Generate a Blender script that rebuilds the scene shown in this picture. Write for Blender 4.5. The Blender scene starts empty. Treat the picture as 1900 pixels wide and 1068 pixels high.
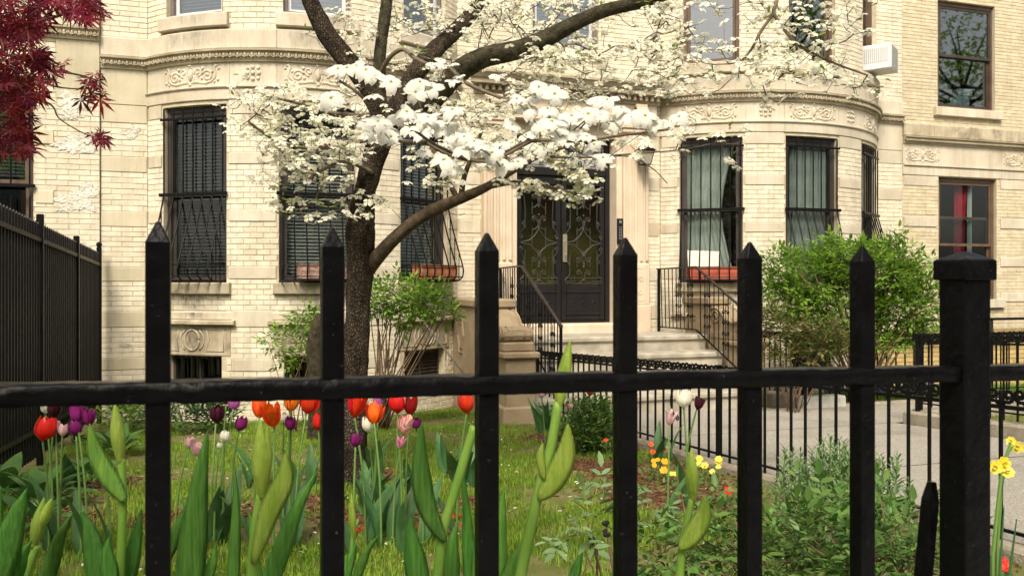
import bpy, math, random
import numpy as np
from math import sin, cos, tan, pi, radians, atan, sqrt
random.seed(7); rng = np.random.default_rng(7)
scene = bpy.context.scene
COL = scene.collection

# ---------------------------------------------------------------- camera, sky, sun, exposure
EYE = 1.72                       # height of the lens above the ground at the house wall
YAW = radians(18.0); FPX = 1568.0; HOR = 522.0
cam_d = bpy.data.cameras.new('camera'); cam = bpy.data.objects.new('camera', cam_d); COL.objects.link(cam)
cam.location = (0, 0, EYE); cam.rotation_euler = (pi/2, 0, -YAW)
cam_d.sensor_width = 36.0; cam_d.lens = FPX/1900*36.0
cam_d.shift_y = -(534-HOR)/1900.0
cam_d.clip_start = 0.02; cam_d.clip_end = 1000
cam_d.dof.use_dof = True; cam_d.dof.focus_distance = 6.5; cam_d.dof.aperture_fstop = 15.0
scene.camera = cam
SUN_EL, SUN_AZ = radians(50), radians(205)        # azimuth: clockwise from +Y, so the sun stands behind the viewer
world = bpy.data.worlds.new('World'); scene.world = world; world.use_nodes = True
wn = world.node_tree.nodes; wl = world.node_tree.links
sky = wn.new('ShaderNodeTexSky'); sky.sky_type = 'NISHITA'; sky.sun_disc = False
sky.sun_elevation = SUN_EL; sky.sun_rotation = SUN_AZ; sky.air_density = 1.0; sky.dust_density = 4.0; sky.ozone_density = 1.0
hsv = wn.new('ShaderNodeHueSaturation'); hsv.inputs['Saturation'].default_value = .45      # thin overcast: a paler sky all round
wl.new(sky.outputs[0], hsv.inputs['Color']); wl.new(hsv.outputs[0], wn['Background'].inputs[0]); wn['Background'].inputs[1].default_value = 0.15
sun_d = bpy.data.lights.new('sun', 'SUN'); sun_d.energy = 2.6; sun_d.angle = radians(15); sun_d.color = (1.0, .95, .85)
sun = bpy.data.objects.new('sun', sun_d); COL.objects.link(sun)
sun.location = (0, -5, 12)
_sd = (sin(SUN_AZ)*cos(SUN_EL), cos(SUN_AZ)*cos(SUN_EL), sin(SUN_EL))
from mathutils import Vector, Matrix
sun.rotation_euler = Vector(_sd).to_track_quat('Z', 'Y').to_euler()
vs = scene.view_settings
vs.view_transform = 'Standard'; vs.look = 'None'; vs.gamma = 1.0; vs.use_curve_mapping = False
vs.exposure = 0.56
vs.use_white_balance = True; vs.white_balance_temperature = 7250; vs.white_balance_tint = 11
scene.cycles.use_denoising = True
scene.cycles.max_bounces = 8; scene.cycles.transparent_max_bounces = 16
scene.cycles.sample_clamp_indirect = 6

# ---------------------------------------------------------------- helpers
CS, SN = cos(YAW), sin(YAW)
def P(px, py, d):
    """world point (eye-relative z) seen at photo pixel px,py at forward depth d"""
    r = (px-950)/FPX*d
    return np.array([r*CS + d*SN, d*CS - r*SN, (HOR-py)/FPX*d])
def PY(px, py, Y):
    """the same on the upright plane at distance Y from the lens, parallel to the house"""
    a = YAW + atan((px-950)/FPX); X = Y*tan(a); d = X*SN + Y*CS
    return np.array([X, Y, (HOR-py)/FPX*d])
def proj(p):
    d = p[0]*SN + p[1]*CS; r = p[0]*CS - p[1]*SN
    return 950+FPX*r/max(d, .01), HOR-FPX*p[2]/max(d, .01), d
def G(Y):
    """ground height below the lens: the front garden falls towards the house"""
    Y = min(max(Y, -1.0), 11.6)
    return -1.2 - .049*(max(Y, .9)-.9)

class MB:
    def __init__(s, M=None): s.v = []; s.f = []; s.m = []; s.M = M; s.n = 0; s.cur = 0
    def add(s, V, F, mi=None):
        V = np.asarray(V, float)
        if s.M is not None: V = V @ s.M[:3, :3].T + s.M[:3, 3]
        s.v.append(V); s.f += [tuple(i+s.n for i in q) for q in F]
        s.m += [s.cur if mi is None else mi]*len(F); s.n += len(V); return s
    def box(s, x0, x1, y0, y1, z0, z1, mi=None):
        V = [(x0,y0,z0),(x1,y0,z0),(x1,y1,z0),(x0,y1,z0),(x0,y0,z1),(x1,y0,z1),(x1,y1,z1),(x0,y1,z1)]
        return s.add(V, [(0,3,2,1),(4,5,6,7),(0,1,5,4),(1,2,6,5),(2,3,7,6),(3,0,4,7)], mi)
    def cbox(s, x0, x1, y0, y1, z0, z1, c=.01, mi=None):
        """box with bevelled edges"""
        V = []; 
        for z, k in ((z0, c), (z0+c, 0), (z1-c, 0), (z1, c)):
            V += [(x0+c,y0+k,z),(x1-c,y0+k,z),(x1-k,y0+c,z),(x1-k,y1-c,z),(x1-c,y1-k,z),(x0+c,y1-k,z),(x0+k,y1-c,z),(x0+k,y0+c,z)]
        F = [tuple(range(7,-1,-1)), tuple(range(24,32))]
        for r in range(3):
            for i in range(8): F.append((r*8+i, r*8+(i+1)%8, r*8+8+(i+1)%8, r*8+8+i))
        return s.add(V, F, mi)
    def tube(s, pts, rad, n=6, cap=True, flat=1.0, mi=None):
        pts = [np.asarray(p, float) for p in pts]; k = len(pts)
        if np.isscalar(rad): rad = [rad]*k
        V = []; prev = None
        for i, p in enumerate(pts):
            t = pts[min(i+1, k-1)]-pts[max(i-1, 0)]; t = t/(np.linalg.norm(t)+1e-9)
            if prev is None:
                a = np.array([0,0,1.0]) if abs(t[2]) < .9 else np.array([1.0,0,0])
            else: a = prev
            u = a - t*np.dot(a, t); u /= (np.linalg.norm(u)+1e-9); w = np.cross(t, u); prev = u
            for j in range(n):
                th = 2*pi*(j+.5)/n; V.append(p + rad[i]*(cos(th)*u*flat + sin(th)*w))
        F = [(i*n+j, i*n+(j+1)%n, (i+1)*n+(j+1)%n, (i+1)*n+j) for i in range(k-1) for j in range(n)]
        if cap: F += [tuple(range(n-1,-1,-1)), tuple((k-1)*n+j for j in range(n))]
        return s.add(V, F, mi)
    def ball(s, c, r, nu=8, nv=6, mi=None):
        rx, ry, rz = (r, r, r) if np.isscalar(r) else r
        V = [(c[0], c[1], c[2]-rz)]
        for i in range(1, nv):
            a = -pi/2+pi*i/nv
            V += [(c[0]+rx*cos(a)*cos(2*pi*j/nu), c[1]+ry*cos(a)*sin(2*pi*j/nu), c[2]+rz*sin(a)) for j in range(nu)]
        V.append((c[0], c[1], c[2]+rz)); L = len(V)-1
        F = [(0, 1+(j+1)%nu, 1+j) for j in range(nu)]
        for i in range(nv-2):
            F += [(1+i*nu+j, 1+i*nu+(j+1)%nu, 1+(i+1)*nu+(j+1)%nu, 1+(i+1)*nu+j) for j in range(nu)]
        F += [(L, 1+(nv-2)*nu+j, 1+(nv-2)*nu+(j+1)%nu) for j in range(nu)]
        return s.add(V, F, mi)
    def lathe(s, c, prof, n=12, mi=None):
        V = [(c[0]+r*cos(2*pi*j/n), c[1]+r*sin(2*pi*j/n), c[2]+z) for r, z in prof for j in range(n)]
        k = len(prof)
        F = [(i*n+j, i*n+(j+1)%n, (i+1)*n+(j+1)%n, (i+1)*n+j) for i in range(k-1) for j in range(n)]
        F += [tuple(range(n-1,-1,-1)), tuple((k-1)*n+j for j in range(n))]
        return s.add(V, F, mi)
    def prism(s, poly, y0, y1, mi=None):
        """outline in x,z pushed through from y0 to y1"""
        n = len(poly); V = [(x, y0, z) for x, z in poly]+[(x, y1, z) for x, z in poly]
        F = [tuple(range(n)), tuple(range(2*n-1, n-1, -1))]+[(i, i+n, (i+1)%n+n, (i+1)%n) for i in range(n)]
        return s.add(V, F, mi)
    def many(s, tv, tf, R, L, mi=None):
        """template tv (n,3), tf faces, R (N,3,3), L (N,3)"""
        tv = np.asarray(tv, float); N = len(L); n = len(tv)
        V = np.einsum('kij,nj->kni', R, tv)+L[:, None, :]
        base = s.n; s.v.append(V.reshape(-1, 3))
        mis = mi if isinstance(mi, (list, tuple)) else [mi or 0]*len(tf)
        offs = (np.arange(N)*n+base).tolist()
        for o in offs:
            s.f += [tuple(i+o for i in q) for q in tf]
        s.m += list(mis)*N; s.n += N*n; return s
    def mesh(s, name, mats, smooth=False):
        me = bpy.data.meshes.new(name)
        V = np.concatenate(s.v) if s.v else np.zeros((0, 3))
        me.from_pydata(V.tolist(), [], s.f)
        for m in (mats if isinstance(mats, (list, tuple)) else [mats]): me.materials.append(m)
        if any(s.m): me.polygons.foreach_set('material_index', s.m)
        if smooth: me.polygons.foreach_set('use_smooth', [True]*len(s.f))
        me.update(); return me

def tag(o, label=None, cat=None, group=None, kind=None):
    if label: o['label'] = label
    if cat: o['category'] = cat
    if group: o['group'] = group
    if kind: o['kind'] = kind
    return o
def thing(name, label, cat, base, group=None):
    o = bpy.data.objects.new(name, None); COL.objects.link(o); o.empty_display_size = .1
    o.location = (base[0], base[1], base[2]+EYE)
    return tag(o, label, cat, group)
def wloc(p):
    """eye-relative world position of an object in the tree"""
    l = np.array(p.location); q = p.parent
    if q is None: return l-np.array([0, 0, EYE])
    return l+wloc(q)
def put(name, me, parent=None, at=None, rot=None, scale=None):
    """link a mesh; at = eye-relative world position of its origin"""
    o = bpy.data.objects.new(name, me); COL.objects.link(o)
    at = np.zeros(3) if at is None else np.asarray(at, float)
    if parent is not None:
        o.parent = parent; o.location = at-wloc(parent)
    else: o.location = (at[0], at[1], at[2]+EYE)
    if rot is not None: o.rotation_euler = rot
    if scale is not None: o.scale = scale
    return o
def part(name, mb, mats, parent, smooth=False): return put(name, mb.mesh(name, mats, smooth), parent)
def solo(name, mb, mats, label, cat, group=None, smooth=False, kind=None):
    return tag(put(name, mb.mesh(name, mats, smooth)), label, cat, group, kind)
def struct(name, mb, mats, kind='structure', smooth=False): return tag(put(name, mb.mesh(name, mats, smooth)), kind=kind)

# ---------------------------------------------------------------- materials
def pm(name, c1, c2=None, scale=4.0, rough=.7, bump=0.0, bscale=40.0, spec=.3, rand=0.0, transl=0.0, stretch=(1,1,1),
       c3=None, c3scale=.6, c3amt=.5, c3lo=.5, c3hi=.72, streak=0.0, metal=0.0, coat=0.0, detail=4.0, gen=None, sheen=0.0):
    m = bpy.data.materials.new(name); m.use_nodes = True; nt = m.node_tree; N = nt.nodes; L = nt.links
    b = N['Principled BSDF']; b.inputs['Roughness'].default_value = rough; b.inputs['Metallic'].default_value = metal
    b.inputs['Specular IOR Level'].default_value = spec; b.inputs['Coat Weight'].default_value = coat; b.inputs['Coat Roughness'].default_value = .2
    geo = N.new('ShaderNodeNewGeometry'); mp = N.new('ShaderNodeMapping'); mp.inputs['Scale'].default_value = stretch
    L.new(geo.outputs['Position'], mp.inputs[0])
    col = None
    if c2 is not None:
        nz = N.new('ShaderNodeTexNoise'); nz.inputs['Scale'].default_value = scale; nz.inputs['Detail'].default_value = detail
        L.new(mp.outputs[0], nz.inputs['Vector'])
        rp = N.new('ShaderNodeValToRGB'); rp.color_ramp.elements[0].position = .35; rp.color_ramp.elements[1].position = .65
        rp.color_ramp.elements[0].color = (*c1, 1); rp.color_ramp.elements[1].color = (*c2, 1)
        L.new(nz.outputs['Fac'], rp.inputs[0]); col = rp.outputs[0]
    else:
        rgb = N.new('ShaderNodeRGB'); rgb.outputs[0].default_value = (*c1, 1); col = rgb.outputs[0]
    if c3 is not None:
        nz = N.new('ShaderNodeTexNoise'); nz.inputs['Scale'].default_value = c3scale; nz.inputs['Detail'].default_value = 6; nz.inputs['Roughness'].default_value = .65
        L.new(geo.outputs['Position'], nz.inputs['Vector'])
        mr = N.new('ShaderNodeMapRange'); mr.inputs[1].default_value = c3lo; mr.inputs[2].default_value = c3hi; mr.inputs[4].default_value = c3amt
        L.new(nz.outputs['Fac'], mr.inputs[0])
        mx = N.new('ShaderNodeMix'); mx.data_type = 'RGBA'; mx.inputs['B'].default_value = (*c3, 1)
        L.new(mr.outputs[0], mx.inputs['Factor']); L.new(col, mx.inputs['A']); col = mx.outputs['Result']
    if streak:      # rain streaks and grime running down the face
        ms_ = N.new('ShaderNodeMapping'); ms_.inputs['Scale'].default_value = (9, 9, .7); L.new(geo.outputs['Position'], ms_.inputs[0])
        nz = N.new('ShaderNodeTexNoise'); nz.inputs['Scale'].default_value = 1.0; nz.inputs['Detail'].default_value = 7; nz.inputs['Roughness'].default_value = .7; L.new(ms_.outputs[0], nz.inputs['Vector'])
        mr = N.new('ShaderNodeMapRange'); mr.inputs[1].default_value = .48; mr.inputs[2].default_value = .75; mr.inputs[3].default_value = 0; mr.inputs[4].default_value = streak; L.new(nz.outputs['Fac'], mr.inputs[0])
        mx = N.new('ShaderNodeMix'); mx.data_type = 'RGBA'; mx.inputs['B'].default_value = (.13,.105,.07,1); L.new(mr.outputs[0], mx.inputs['Factor']); L.new(col, mx.inputs['A']); col = mx.outputs['Result']
    if rand:
        oi = N.new('ShaderNodeObjectInfo'); ad = N.new('ShaderNodeMath'); ad.operation = 'ADD'; fr = N.new('ShaderNodeMath'); fr.operation = 'FRACT'
        L.new(oi.outputs['Random'], ad.inputs[0]); L.new(geo.outputs['Random Per Island'], ad.inputs[1]); L.new(ad.outputs[0], fr.inputs[0])
        mr = N.new('ShaderNodeMapRange'); mr.inputs[3].default_value = 1-rand; mr.inputs[4].default_value = 1+rand
        L.new(fr.outputs[0], mr.inputs[0])
        hs = N.new('ShaderNodeHueSaturation'); L.new(mr.outputs[0], hs.inputs['Value']); L.new(col, hs.inputs['Color'])
        m2 = N.new('ShaderNodeMath'); m2.operation = 'MULTIPLY'; m2.inputs[1].default_value = 7.31; f2 = N.new('ShaderNodeMath'); f2.operation = 'FRACT'
        L.new(fr.outputs[0], m2.inputs[0]); L.new(m2.outputs[0], f2.inputs[0])
        mh = N.new('ShaderNodeMapRange'); mh.inputs[3].default_value = .5-.05*rand; mh.inputs[4].default_value = .5+.05*rand
        L.new(f2.outputs[0], mh.inputs[0]); L.new(mh.outputs[0], hs.inputs['Hue']); col = hs.outputs[0]
    L.new(col, b.inputs['Base Color'])
    if bump:
        nb = N.new('ShaderNodeTexNoise'); nb.inputs['Scale'].default_value = bscale; nb.inputs['Detail'].default_value = 5
        L.new(mp.outputs[0], nb.inputs['Vector'])
        bp = N.new('ShaderNodeBump'); bp.inputs['Strength'].default_value = bump; bp.inputs['Distance'].default_value = .02
        L.new(nb.outputs['Fac'], bp.inputs['Height']); L.new(bp.outputs[0], b.inputs['Normal'])
    if transl:
        tr = N.new('ShaderNodeBsdfTranslucent'); L.new(col, tr.inputs['Color'])
        ms = N.new('ShaderNodeMixShader'); ms.inputs[0].default_value = transl
        L.new(b.outputs[0], ms.inputs[1]); L.new(tr.outputs[0], ms.inputs[2]); L.new(ms.outputs[0], N['Material Output'].inputs[0])
    return m
def glass_mat(name, tint=(.8,.85,.85), ior=1.5):
    m = bpy.data.materials.new(name); m.use_nodes = True; nt = m.node_tree; N = nt.nodes; L = nt.links
    N.remove(N['Principled BSDF'])
    fr = N.new('ShaderNodeFresnel'); gb = N.new('ShaderNodeNewGeometry'); mi_ = N.new('ShaderNodeMapRange'); mi_.inputs[3].default_value = ior; mi_.inputs[4].default_value = 1/ior; L.new(gb.outputs['Backfacing'], mi_.inputs[0]); L.new(mi_.outputs[0], fr.inputs[0])
    t = N.new('ShaderNodeBsdfTransparent'); t.inputs[0].default_value = (*tint, 1)
    g = N.new('ShaderNodeBsdfGlossy'); g.inputs['Roughness'].default_value = .02
    nz = N.new('ShaderNodeTexNoise'); nz.inputs['Scale'].default_value = 1.6
    bp = N.new('ShaderNodeBump'); bp.inputs['Strength'].default_value = .04; L.new(nz.outputs[0], bp.inputs['Height']); L.new(bp.outputs[0], g.inputs['Normal'])
    ge = N.new('ShaderNodeNewGeometry'); L.new(ge.outputs['Position'], nz.inputs['Vector'])
    mx = N.new('ShaderNodeMixShader'); L.new(fr.outputs[0], mx.inputs[0]); L.new(t.outputs[0], mx.inputs[1]); L.new(g.outputs[0], mx.inputs[2])
    L.new(mx.outputs[0], N['Material Output'].inputs[0]); return m
M = {}
M['brick'] = pm('cream_brick', (.64,.585,.45), (.73,.68,.555), 9, .75, .25, 90, .25, rand=.08, streak=.22, c3=(.40,.30,.17), c3scale=.9, c3amt=.35)
M['brick_pier'] = pm('pale_brick', (.61,.55,.42), (.69,.64,.52), 9, .75, .25, 90, .25, rand=.07, streak=.25, c3=(.44,.35,.22), c3scale=.8, c3amt=.3)
M['brick_far'] = pm('yellow_brick', (.55,.475,.325), (.63,.56,.41), 9, .75, .2, 90, .25, rand=.08, streak=.2, c3=(.42,.33,.2), c3scale=.7, c3amt=.3)
M['brick_low'] = pm('orange_yellow_brick', (.50,.36,.15), (.60,.45,.22), 9, .75, .2, 90, .25, rand=.12)
M['mortar'] = pm('mortar', (.47,.41,.29), (.56,.50,.37), 6, .9, .3, 120, .1, c3=(.25,.19,.11), c3scale=1.2, c3amt=.5)
M['mortar_dark'] = pm('dark_mortar', (.10,.085,.06), None, rough=.9)
M['stone'] = pm('limestone', (.53,.475,.37), (.62,.565,.455), 3, .8, .25, 70, .2, rand=.06, streak=.28, c3=(.35,.27,.16), c3scale=1.1, c3amt=.55, detail=6)
M['stone_pier'] = pm('painted_stone', (.50,.45,.325), (.57,.52,.39), 3, .8, .2, 70, .2, rand=.06, streak=.25, c3=(.40,.33,.2), c3scale=1.1, c3amt=.5)
M['stone_grey'] = pm('weathered_cornice_stone', (.34,.29,.20), (.47,.41,.30), 4, .85, .3, 60, .2, c3=(.17,.14,.095), c3scale=2.2, c3amt=.6)
M['stone_pink'] = pm('portal_stone', (.58,.48,.36), (.66,.565,.44), 2.5, .8, .2, 70, .2, rand=.04, streak=.2, c3=(.42,.31,.2), c3scale=.9, c3amt=.4)
M['stone_brown'] = pm('brown_stoop_stone', (.27,.205,.13), (.38,.30,.195), 4, .85, .4, 50, .2, rand=.06, c3=(.12,.095,.06), c3scale=2.0, c3amt=.6)
M['stone_stain'] = pm('stained_stone', (.40,.345,.245), (.51,.45,.335), 5, .85, .3, 60, .2, rand=.05, streak=.4, c3=(.09,.075,.05), c3scale=3.0, c3amt=.75)
M['step'] = pm('grey_step_stone', (.29,.265,.215), (.43,.395,.32), 5, .85, .35, 60, .2, rand=.06, c3=(.58,.55,.47), c3scale=4, c3amt=.6)
M['flake'] = pm('flaking_white_paint', (.58,.55,.47), (.70,.68,.61), 8, .8, .5, 60, .2)
M['iron'] = pm('black_iron', (.0025,.0025,.003), (.0045,.0045,.005), 30, .34, .16, 60, .10, c3=(.06,.062,.065), c3scale=150, c3amt=.8, c3lo=.66, c3hi=.72)
M['iron_thin'] = pm('black_iron_thin', (.004,.004,.0045), (.008,.008,.008), 20, .40, .1, 150, .13)
M['iron_scroll'] = pm('worn_iron_scrollwork', (.03,.027,.024), (.05,.045,.04), 20, .32, .1, 120, .6)  # lightened copy of the iron, standing in for caught light
M['rail_wood'] = pm('brown_black_handrail', (.022,.016,.013), (.035,.027,.022), 20, .35, .1, 90, .5)
M['door'] = pm('black_door_paint', (.008,.007,.008), (.013,.0115,.013), 6, .4, .08, 40, .35)
M['frame'] = pm('dark_window_frame', (.035,.028,.024), (.055,.045,.04), 5, .5, .1, 60, .4)
M['frame_brown'] = pm('brown_window_frame', (.085,.052,.035), (.13,.082,.055), 5, .55, .1, 60, .4)
M['frame_grey'] = pm('grey_window_frame', (.13,.11,.095), (.18,.155,.14), 5, .5, .1, 60, .4)
M['frame_white'] = pm('white_sash_paint', (.62,.63,.63), None, rough=.5)
M['glass'] = glass_mat('window_glass'); M['glass_dark'] = glass_mat('door_glass', (.62,.64,.52), 2.0); M['glass_up'] = glass_mat('upper_window_glass', (.62,.7,.72), 2.8)
M['lamp_glass'] = pm('milky_lamp_glass', (.55,.5,.42), None, rough=.25, transl=.4)
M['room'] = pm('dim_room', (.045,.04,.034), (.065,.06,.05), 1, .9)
M['blind'] = pm('grey_blind', (.30,.285,.265), None, rough=.6, rand=.12, transl=.1)
M['blind_dark'] = pm('dusty_dark_blind', (.055,.05,.048), None, rough=.6, rand=.15)  # blind of the leftmost bay window, darker than the others
M['curtain'] = pm('pale_net_curtain', (.78,.77,.70), (.70,.71,.64), 3, .9, transl=.2)
M['curtain_green'] = pm('grey_green_curtain', (.36,.39,.34), (.46,.49,.43), 4, .9, transl=.15)
M['curtain_red'] = pm('red_curtain', (.42,.015,.04), (.55,.03,.06), 5, .8, transl=.15)
M['paper'] = pm('white_card', (.72,.74,.68), None, rough=.6)
M['ink'] = pm('black_ink', (.02,.02,.02), None, rough=.6)
M['terracotta'] = pm('terracotta', (.36,.115,.05), (.46,.17,.085), 12, .75, .2, 60, .2, c3=(.5,.36,.27), c3scale=9, c3amt=.7)
M['terracotta_red'] = pm('red_planter', (.40,.085,.05), (.50,.13,.08), 12, .65, .2, 60, .2)
M['box_pale'] = pm('peeling_white_red_planter', (.50,.40,.34), (.30,.11,.07), 22, .75, .2, 60, .2, stretch=(1,1,3))
M['soil'] = pm('soil', (.03,.021,.014), (.065,.046,.03), 9, .95, .6, 60, .1)
M['brass'] = pm('worn_brass_plate', (.62,.56,.44), None, rough=.3, metal=.8)
M['steel'] = pm('brushed_steel', (.55,.55,.55), None, rough=.35, metal=.9)
M['ac'] = pm('white_plastic', (.72,.73,.73), (.66,.67,.66), 6, .5)
M['ac_grille'] = pm('pale_grille', (.48,.49,.48), None, rough=.5)
def add_plates(m, scale, depth, stretch):
    nt = m.node_tree; N = nt.nodes; L = nt.links; b = N['Principled BSDF']; g = N.new('ShaderNodeNewGeometry'); mp_ = N.new('ShaderNodeMapping'); mp_.inputs['Scale'].default_value = stretch
    nz = N.new('ShaderNodeTexNoise'); nz.inputs['Scale'].default_value = 14; ad = N.new('ShaderNodeVectorMath'); ad.operation = 'SCALE'; ad.inputs['Scale'].default_value = .03; a2 = N.new('ShaderNodeVectorMath')
    L.new(g.outputs['Position'], nz.inputs['Vector']); L.new(nz.outputs['Color'], ad.inputs[0]); L.new(g.outputs['Position'], a2.inputs[0]); L.new(ad.outputs[0], a2.inputs[1]); L.new(a2.outputs[0], mp_.inputs[0])
    v = N.new('ShaderNodeTexVoronoi'); v.feature = 'DISTANCE_TO_EDGE'; v.inputs['Scale'].default_value = scale; L.new(mp_.outputs[0], v.inputs['Vector'])
    mr = N.new('ShaderNodeMapRange'); mr.inputs[2].default_value = .22; L.new(v.outputs['Distance'], mr.inputs[0])
    bp = N.new('ShaderNodeBump'); bp.inputs['Strength'].default_value = 1.0; bp.inputs['Distance'].default_value = depth; L.new(mr.outputs[0], bp.inputs['Height'])
    old = b.inputs['Normal'].links[0].from_node if b.inputs['Normal'].links else None
    if old: L.new(old.outputs[0], bp.inputs['Normal'])
    L.new(bp.outputs[0], b.inputs['Normal'])
    src = b.inputs['Base Color'].links[0].from_socket; mx = N.new('ShaderNodeMix'); mx.data_type = 'RGBA'; mx.blend_type = 'MULTIPLY'; mx.inputs['Factor'].default_value = 1.0
    r2 = N.new('ShaderNodeMapRange'); r2.inputs[2].default_value = .15; r2.inputs[3].default_value = .45; L.new(v.outputs['Distance'], r2.inputs[0]); L.new(src, mx.inputs['A']); L.new(r2.outputs[0], mx.inputs['B']); L.new(mx.outputs['Result'], b.inputs['Base Color'])
M['bark'] = pm('dogwood_bark', (.038,.028,.02), (.10,.076,.054), 20, .95, .5, 90, .1, stretch=(1,1,.45), c3=(.19,.16,.115), c3scale=5, c3amt=.45)
M['bark_green'] = pm('mossy_limb_bark', (.05,.044,.026), (.125,.11,.07), 18, .95, .8, 60, .1, c3=(.05,.043,.025), c3scale=4, c3amt=.5)
add_plates(M['bark'], 62, .012, (1,1,.55)); add_plates(M['bark_green'], 90, .006, (1,1,1))
M['twig'] = pm('twig', (.10,.075,.05), (.17,.135,.095), 12, .9)
M['bark_tan'] = pm('tan_bough_bark', (.13,.095,.06), (.24,.185,.125), 22, .9, .5, 90, .1, c3=(.09,.065,.04), c3scale=6, c3amt=.5); add_plates(M['bark_tan'], 110, .004, (1,1,1))
M['cane'] = pm('rose_cane', (.14,.085,.05), (.20,.14,.09), 9, .9)
M['bract'] = pm('white_bract', (.74,.73,.66), (.80,.79,.73), 60, .55, .25, 160, transl=.35, spec=.2)
M['bract_far'] = pm('cream_bract', (.78,.76,.60), (.84,.83,.72), 6, .6, transl=.45, rand=.10, spec=.2)
M['eye'] = pm('green_flower_centre', (.30,.36,.05), (.40,.44,.08), 80, .7, .4, 300)
M['tip'] = pm('brown_bract_tip', (.16,.10,.05), None, rough=.8)
M['leaf_young'] = pm('young_dogwood_leaf', (.20,.30,.06), (.30,.40,.10), 9, .5, transl=.35, rand=.15)
M['leaf_bright'] = pm('bright_shrub_leaf', (.12,.25,.03), (.22,.37,.055), 3, .5, transl=.38, rand=.28)
M['leaf_yellow'] = pm('yellowing_shrub_leaf', (.10,.15,.035), (.16,.13,.045), 7, .55, transl=.3, rand=.3)
M['leaf_rose'] = pm('rose_leaf', (.065,.145,.03), (.125,.235,.05), 6, .42, transl=.28, rand=.38)
M['leaf_grey'] = pm('grey_green_leaf', (.13,.22,.09), (.20,.31,.14), 6, .55, transl=.25, rand=.2)
M['leaf_dark'] = pm('dark_low_leaf', (.022,.065,.018), (.045,.11,.03), 6, .45, transl=.2, rand=.3)
M['leaf_hosta'] = pm('broad_bed_leaf', (.05,.14,.03), (.09,.21,.045), 7, .42, .3, 60, transl=.25, rand=.25)
M['maple'] = pm('red_maple_leaf', (.11,.006,.014), (.22,.014,.022), 5, .5, transl=.4, rand=.45)
M['tulip_leaf'] = pm('tulip_leaf', (.045,.12,.04), (.075,.18,.06), 6, .4, .15, 60, transl=.2, rand=.2, stretch=(6,6,1))
M['stem'] = pm('green_stem', (.11,.21,.05), (.15,.27,.07), 8, .5)
M['iris_leaf'] = pm('iris_leaf', (.09,.28,.045), (.18,.43,.08), 34, .42, .45, 90, transl=.42, rand=.25, stretch=(8,8,.5))
M['iris_bud'] = pm('iris_bud', (.29,.45,.055), (.42,.57,.11), 22, .42, .4, 90, transl=.35, rand=.1, stretch=(5,5,.5))
M['iris_spathe'] = pm('iris_spathe', (.12,.31,.05), (.24,.45,.07), 22, .42, .4, 90, transl=.35, stretch=(5,5,.5))
M['iris_stem'] = pm('iris_stem', (.16,.33,.045), (.23,.41,.07), 16, .45, .1, 90, transl=.15, stretch=(3,3,.5))
M['grass'] = pm('grass', (.14,.27,.02), (.25,.39,.045), 2.2, .6, transl=.4, rand=.3, c3=(.30,.26,.11), c3scale=1.8, c3amt=.45)
M['lawn'] = pm('lawn_soil', (.10,.12,.03), (.17,.15,.07), 6, .95, .6, 60, .1)
M['mulch'] = pm('mulch_chip', (.075,.03,.018), (.17,.085,.05), 30, .9, .3, 80, .1, rand=.45)
M['path'] = pm('pebbled_concrete', (.27,.25,.21), (.52,.49,.43), 75, .9, .9, 120, .2, c3=(.20,.18,.14), c3scale=1.6, c3amt=.55, detail=8)
M['pave'] = pm('sidewalk_concrete', (.30,.285,.26), (.38,.365,.33), 6, .9, .3, 80, .2)
M['kerb'] = pm('kerb_concrete', (.26,.225,.17), (.38,.34,.27), 7, .9, .5, 60, .2, c3=(.12,.10,.07), c3scale=3, c3amt=.5)
M['white_paint'] = pm('white_painted_kerb', (.62,.61,.56), (.50,.48,.43), 12, .8, .3, 60)
M['petal_red'] = pm('red_petal', (.62,.012,.012), (.75,.03,.02), 14, .4, transl=.3, rand=.16, stretch=(4,4,1))
M['petal_orange'] = pm('orange_red_petal', (.70,.045,.008), (.80,.13,.015), 14, .4, transl=.3, rand=.16, stretch=(4,4,1))
M['petal_flame'] = pm('flamed_orange_petal', (.62,.04,.01), (.82,.40,.04), 30, .4, transl=.3, rand=.16, stretch=(4,4,.6))
M['petal_dark_red'] = pm('dark_red_petal', (.20,.006,.012), (.32,.012,.02), 14, .4, transl=.25, rand=.16, stretch=(4,4,1))
M['petal_purple'] = pm('purple_petal', (.16,.008,.10), (.25,.02,.16), 14, .4, transl=.25, rand=.16, stretch=(4,4,1))
M['petal_violet'] = pm('violet_petal', (.34,.06,.26), (.46,.13,.36), 14, .4, transl=.3, rand=.16, stretch=(4,4,1))
M['petal_black'] = pm('maroon_black_petal', (.035,.004,.012), (.06,.008,.02), 14, .4, transl=.2, rand=.16)
M['petal_pink'] = pm('pale_pink_petal', (.68,.36,.40), (.78,.58,.58), 22, .5, transl=.35, rand=.16, stretch=(4,4,1))
M['petal_white'] = pm('cream_white_petal', (.78,.77,.62), (.84,.83,.74), 14, .5, transl=.3, rand=.16)
M['petal_striped'] = pm('red_streaked_white_petal', (.80,.77,.68), (.60,.02,.03), 42, .45, transl=.3, rand=.16, stretch=(4,4,.5))
M['petal_magenta'] = pm('magenta_and_white_petal', (.62,.04,.22), (.82,.55,.62), 26, .45, transl=.3, rand=.16, stretch=(2,2,1.5))
M['yellow'] = pm('yellow_petal', (.84,.70,.06), (.88,.78,.18), 20, .5, transl=.3)
M['gold'] = pm('orange_yellow_petal', (.85,.38,.01), (.88,.50,.03), 20, .5, transl=.3)
M['blue'] = pm('grape_blue_floret', (.07,.06,.36), (.13,.12,.48), 20, .5, transl=.2)
M['berry'] = pm('black_dried_bud', (.012,.010,.010), None, rough=.7)
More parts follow.
